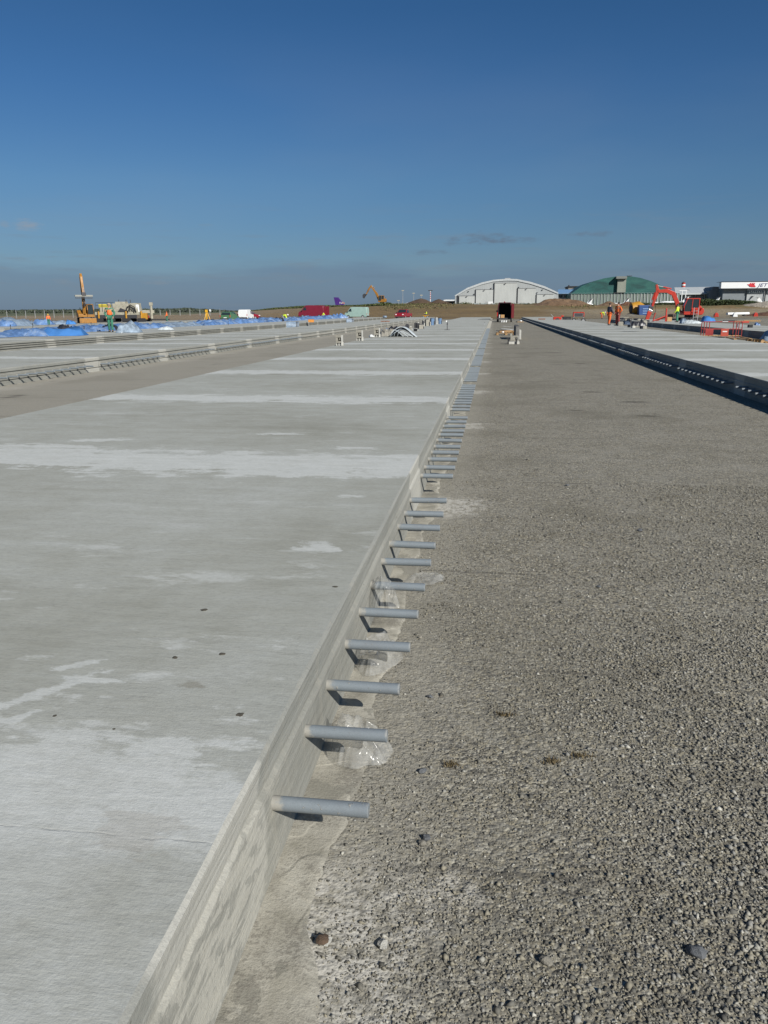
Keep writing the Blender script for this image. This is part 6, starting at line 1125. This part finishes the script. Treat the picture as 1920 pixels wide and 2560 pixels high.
mound('lower brown soil heap right of the biggest one', 1478, 1572, 756, 220, S1, 63, rough=.3)
mound('reddish dark soil heap behind the yellow mixer drum', 1535, 1600, 754.5, 218, S3, 64, rough=.35)
mound('low grey sand heap in front of the yellow mixer drum', 1520, 1640, 785.5, 172, S4, 65, zb=-.05, depth=4)
mound('pale soil heap at the right border', 1850, 1990, 753.5, 206, S5, 66, rough=.25)
mound('low reddish soil heap under the pale one at the right border', 1868, 1990, 777, 192, S3, 67, zb=0)
mound('green brown low heap left of the biggest soil heap', 1300, 1368, 757, 226, soilm('heap_mossy', (.06, .06, .025), (.13, .10, .05)), 68)

# ------------------------------------------------------------------ vegetation
def leafmat(name, a, b_):
    mt, nt, b = newmat(name); ri = nd(nt, 'ShaderNodeNewGeometry').outputs['Random Per Island']; c = RP(nt, ri, [(0, a), (.6, tuple((x + y) / 2 for x, y in zip(a, b_))), (1, b_)]); link(nt, c, b.inputs['Base Color']); b.inputs['Roughness'].default_value = .8; return mt
def leaves(name, C, S, mat, parent=None):
    n = len(C); d = rng.normal(size=(n, 3)); d /= np.linalg.norm(d, axis=1)[:, None]; e = rng.normal(size=(n, 3)); e -= (e * d).sum(1)[:, None] * d; e /= np.linalg.norm(e, axis=1)[:, None]; f = np.cross(d, e); S = S[:, None]
    V = np.stack([C - e * S, C - f * S * .55, C + e * S, C + f * S * .55], 1).reshape(-1, 3); return npmesh(name, V, np.arange(4 * n).reshape(n, 4), mat, parent)
LG = leafmat('scrub_leaf', (.028, .042, .012), (.095, .11, .03)); LD = leafmat('hedge_leaf', (.016, .032, .010), (.06, .08, .022)); LW = leafmat('wood_leaf', (.03, .045, .03), (.07, .082, .048))
def scrub():
    n = 26000; u = rng.uniform(612, 1015, n); vt = np.interp(u, [612, 640, 700, 760, 900, 955, 975, 990, 1015], [779, 775.5, 769, 764.5, 763, 759, 758.5, 765, 769]) ; Y = rng.uniform(226, 250, n)
    wob = fbm(u * .06, Y * .15, 91, 1.0, 4); C = []
    x0 = np.array([Q(a, 770, b).x for a, b in zip(u, Y)]); zt = np.array([Q(a, b, 246).z for a, b in zip(u, vt)]); zg = bank_z(x0, Y)
    top = zg + np.maximum(.12, (zt - zg)) * (.72 + .5 * wob); z = zg + (top - zg) * rng.uniform(0, 1, n) ** .7
    o = leaves('scrub', np.stack([x0, Y, z], -1), rng.uniform(.10, .30, n), LG); tag(o, 'dense green scrub covering the top of the earth bank', 'scrub', kind='stuff')
    n = 7000; x = rng.uniform(-30, 24, n); Y = rng.uniform(200, 250, n); k = fbm(x * .12, Y * .2, 93, 1.0, 4) + .5 * sstep(Y, 225, 245); s = k > .42; x, Y = x[s], Y[s]; z = bank_z(x, Y)
    o = leaves('weeds', np.stack([x, Y, z + rng.uniform(0, .45, len(x))], -1), rng.uniform(.10, .25, len(x)), leafmat('weed_leaf', (.05, .055, .018), (.16, .14, .05))); tag(o, 'thin weeds and dry grass along the crest below the arched hangar', 'weeds', kind='stuff')
    t = thing('bush', 'small round bush at the foot of the arched hangar left corner', 'bush', (Q(1163, 768, 262).x, 262, 2.9)); n = 900; a = rng.normal(size=(n, 3)) * (1.1, .8, .45); a[:, 2] = np.abs(a[:, 2]); leaves('crown', a, rng.uniform(.1, .25, n), LG, t); MB().cyl((0, 0, -.3), (0, 0, .4), .06, n=6).build('stem', M_WOOD, t)
scrub()
def hedge():
    t = thing('hedge', 'dark green hedge on the crest right of the red excavator', 'hedge', (0, 0, 0)); n = 13000; u = rng.uniform(1715, 1905, n); Y = rng.uniform(212, 218, n); vt = np.interp(u, [1715, 1760, 1860, 1905], [752, 748.5, 751, 757]); vb = np.interp(u, [1715, 1760, 1860, 1905], [768, 767, 763, 760])
    wob = 1.6 * fbm(u * .15, Y * .3, 95, 1.0, 4); f = rng.uniform(0, 1, n); v = vt + wob + (vb - vt) * f; C = np.array([tuple(Q(a, b, c)) for a, b, c in zip(u, v, Y)]); leaves('foliage', C, rng.uniform(.10, .26, n), LD, t)
    s = MB()
    for k in range(60): q = Q(1716 + k * 3.1, 768, 215); s.cyl((q.x, q.y, q.z - .6), (q.x, q.y, q.z + 1.4), .05, n=5)
    s.build('stems', M_WOOD, t)
    t = thing('hedge', 'thin dark green hedge strip left of the red excavator boom', 'hedge', (0, 0, 0)); n = 3500; u = rng.uniform(1590, 1720, n); Y = rng.uniform(216, 220, n); v = 757 + 1.2 * fbm(u * .2, Y * .3, 96, 1.0, 3) + rng.uniform(0, 5, n); C = np.array([tuple(Q(a, b, c)) for a, b, c in zip(u, v, Y)]); leaves('foliage', C, rng.uniform(.08, .22, n), LD, t)
hedge()
def woods():
    n = 20000; u = rng.uniform(-60, 640, n); vt = np.interp(u, [-60, 0, 120, 240, 480, 530, 580, 640], [776, 776, 775, 774, 771.5, 774, 779, 781]) + 1.3 * fbm(u * .12, 0 * u, 97, 1.0, 5); Y = rng.uniform(440, 560, n)
    q = np.array([tuple(Q(a, b, 450)) for a, b in zip(u, vt)]); x = np.array([Q(a, 780, b).x for a, b in zip(u, Y)]); z = .2 + (q[:, 2] - .2) * rng.uniform(0, 1, n) ** .6
    o = leaves('far_woods', np.stack([x, Y, z], -1), rng.uniform(.35, 1.0, n), LW); tag(o, 'dark green far woods along the left horizon', 'woods', kind='stuff')
woods()
def left_fence():
    t = thing('perimeter_fence', 'perimeter fence of pale posts and wire along the left horizon', 'fence', (0, 186, 0)); x0, x1 = Q(-30, 780, 186).x, Q(590, 780, 186).x; n = int((x1 - x0) / 2.45); mb = MB().box((0, 0, 1.0), (.11, .11, 2.0)).tube([(0, 0, 1.98), (0, -.22, 2.2)], .045, 6); p0 = mb.build('fence_post', M_GREY, t)
    for i in range(n):
        o = p0 if i == 0 else p0.copy()
        if i: COL.objects.link(o); o.parent = t
        o.location = (x0 + i * 2.45, 0, 0)
    w = MB()
    for z in (.1, .5, .9, 1.3, 1.7, 1.95): w.tube([(x0, .06, z), (x1, .06, z)], .008, 4)
    w.build('wire', M_GREY, t)
left_fence()
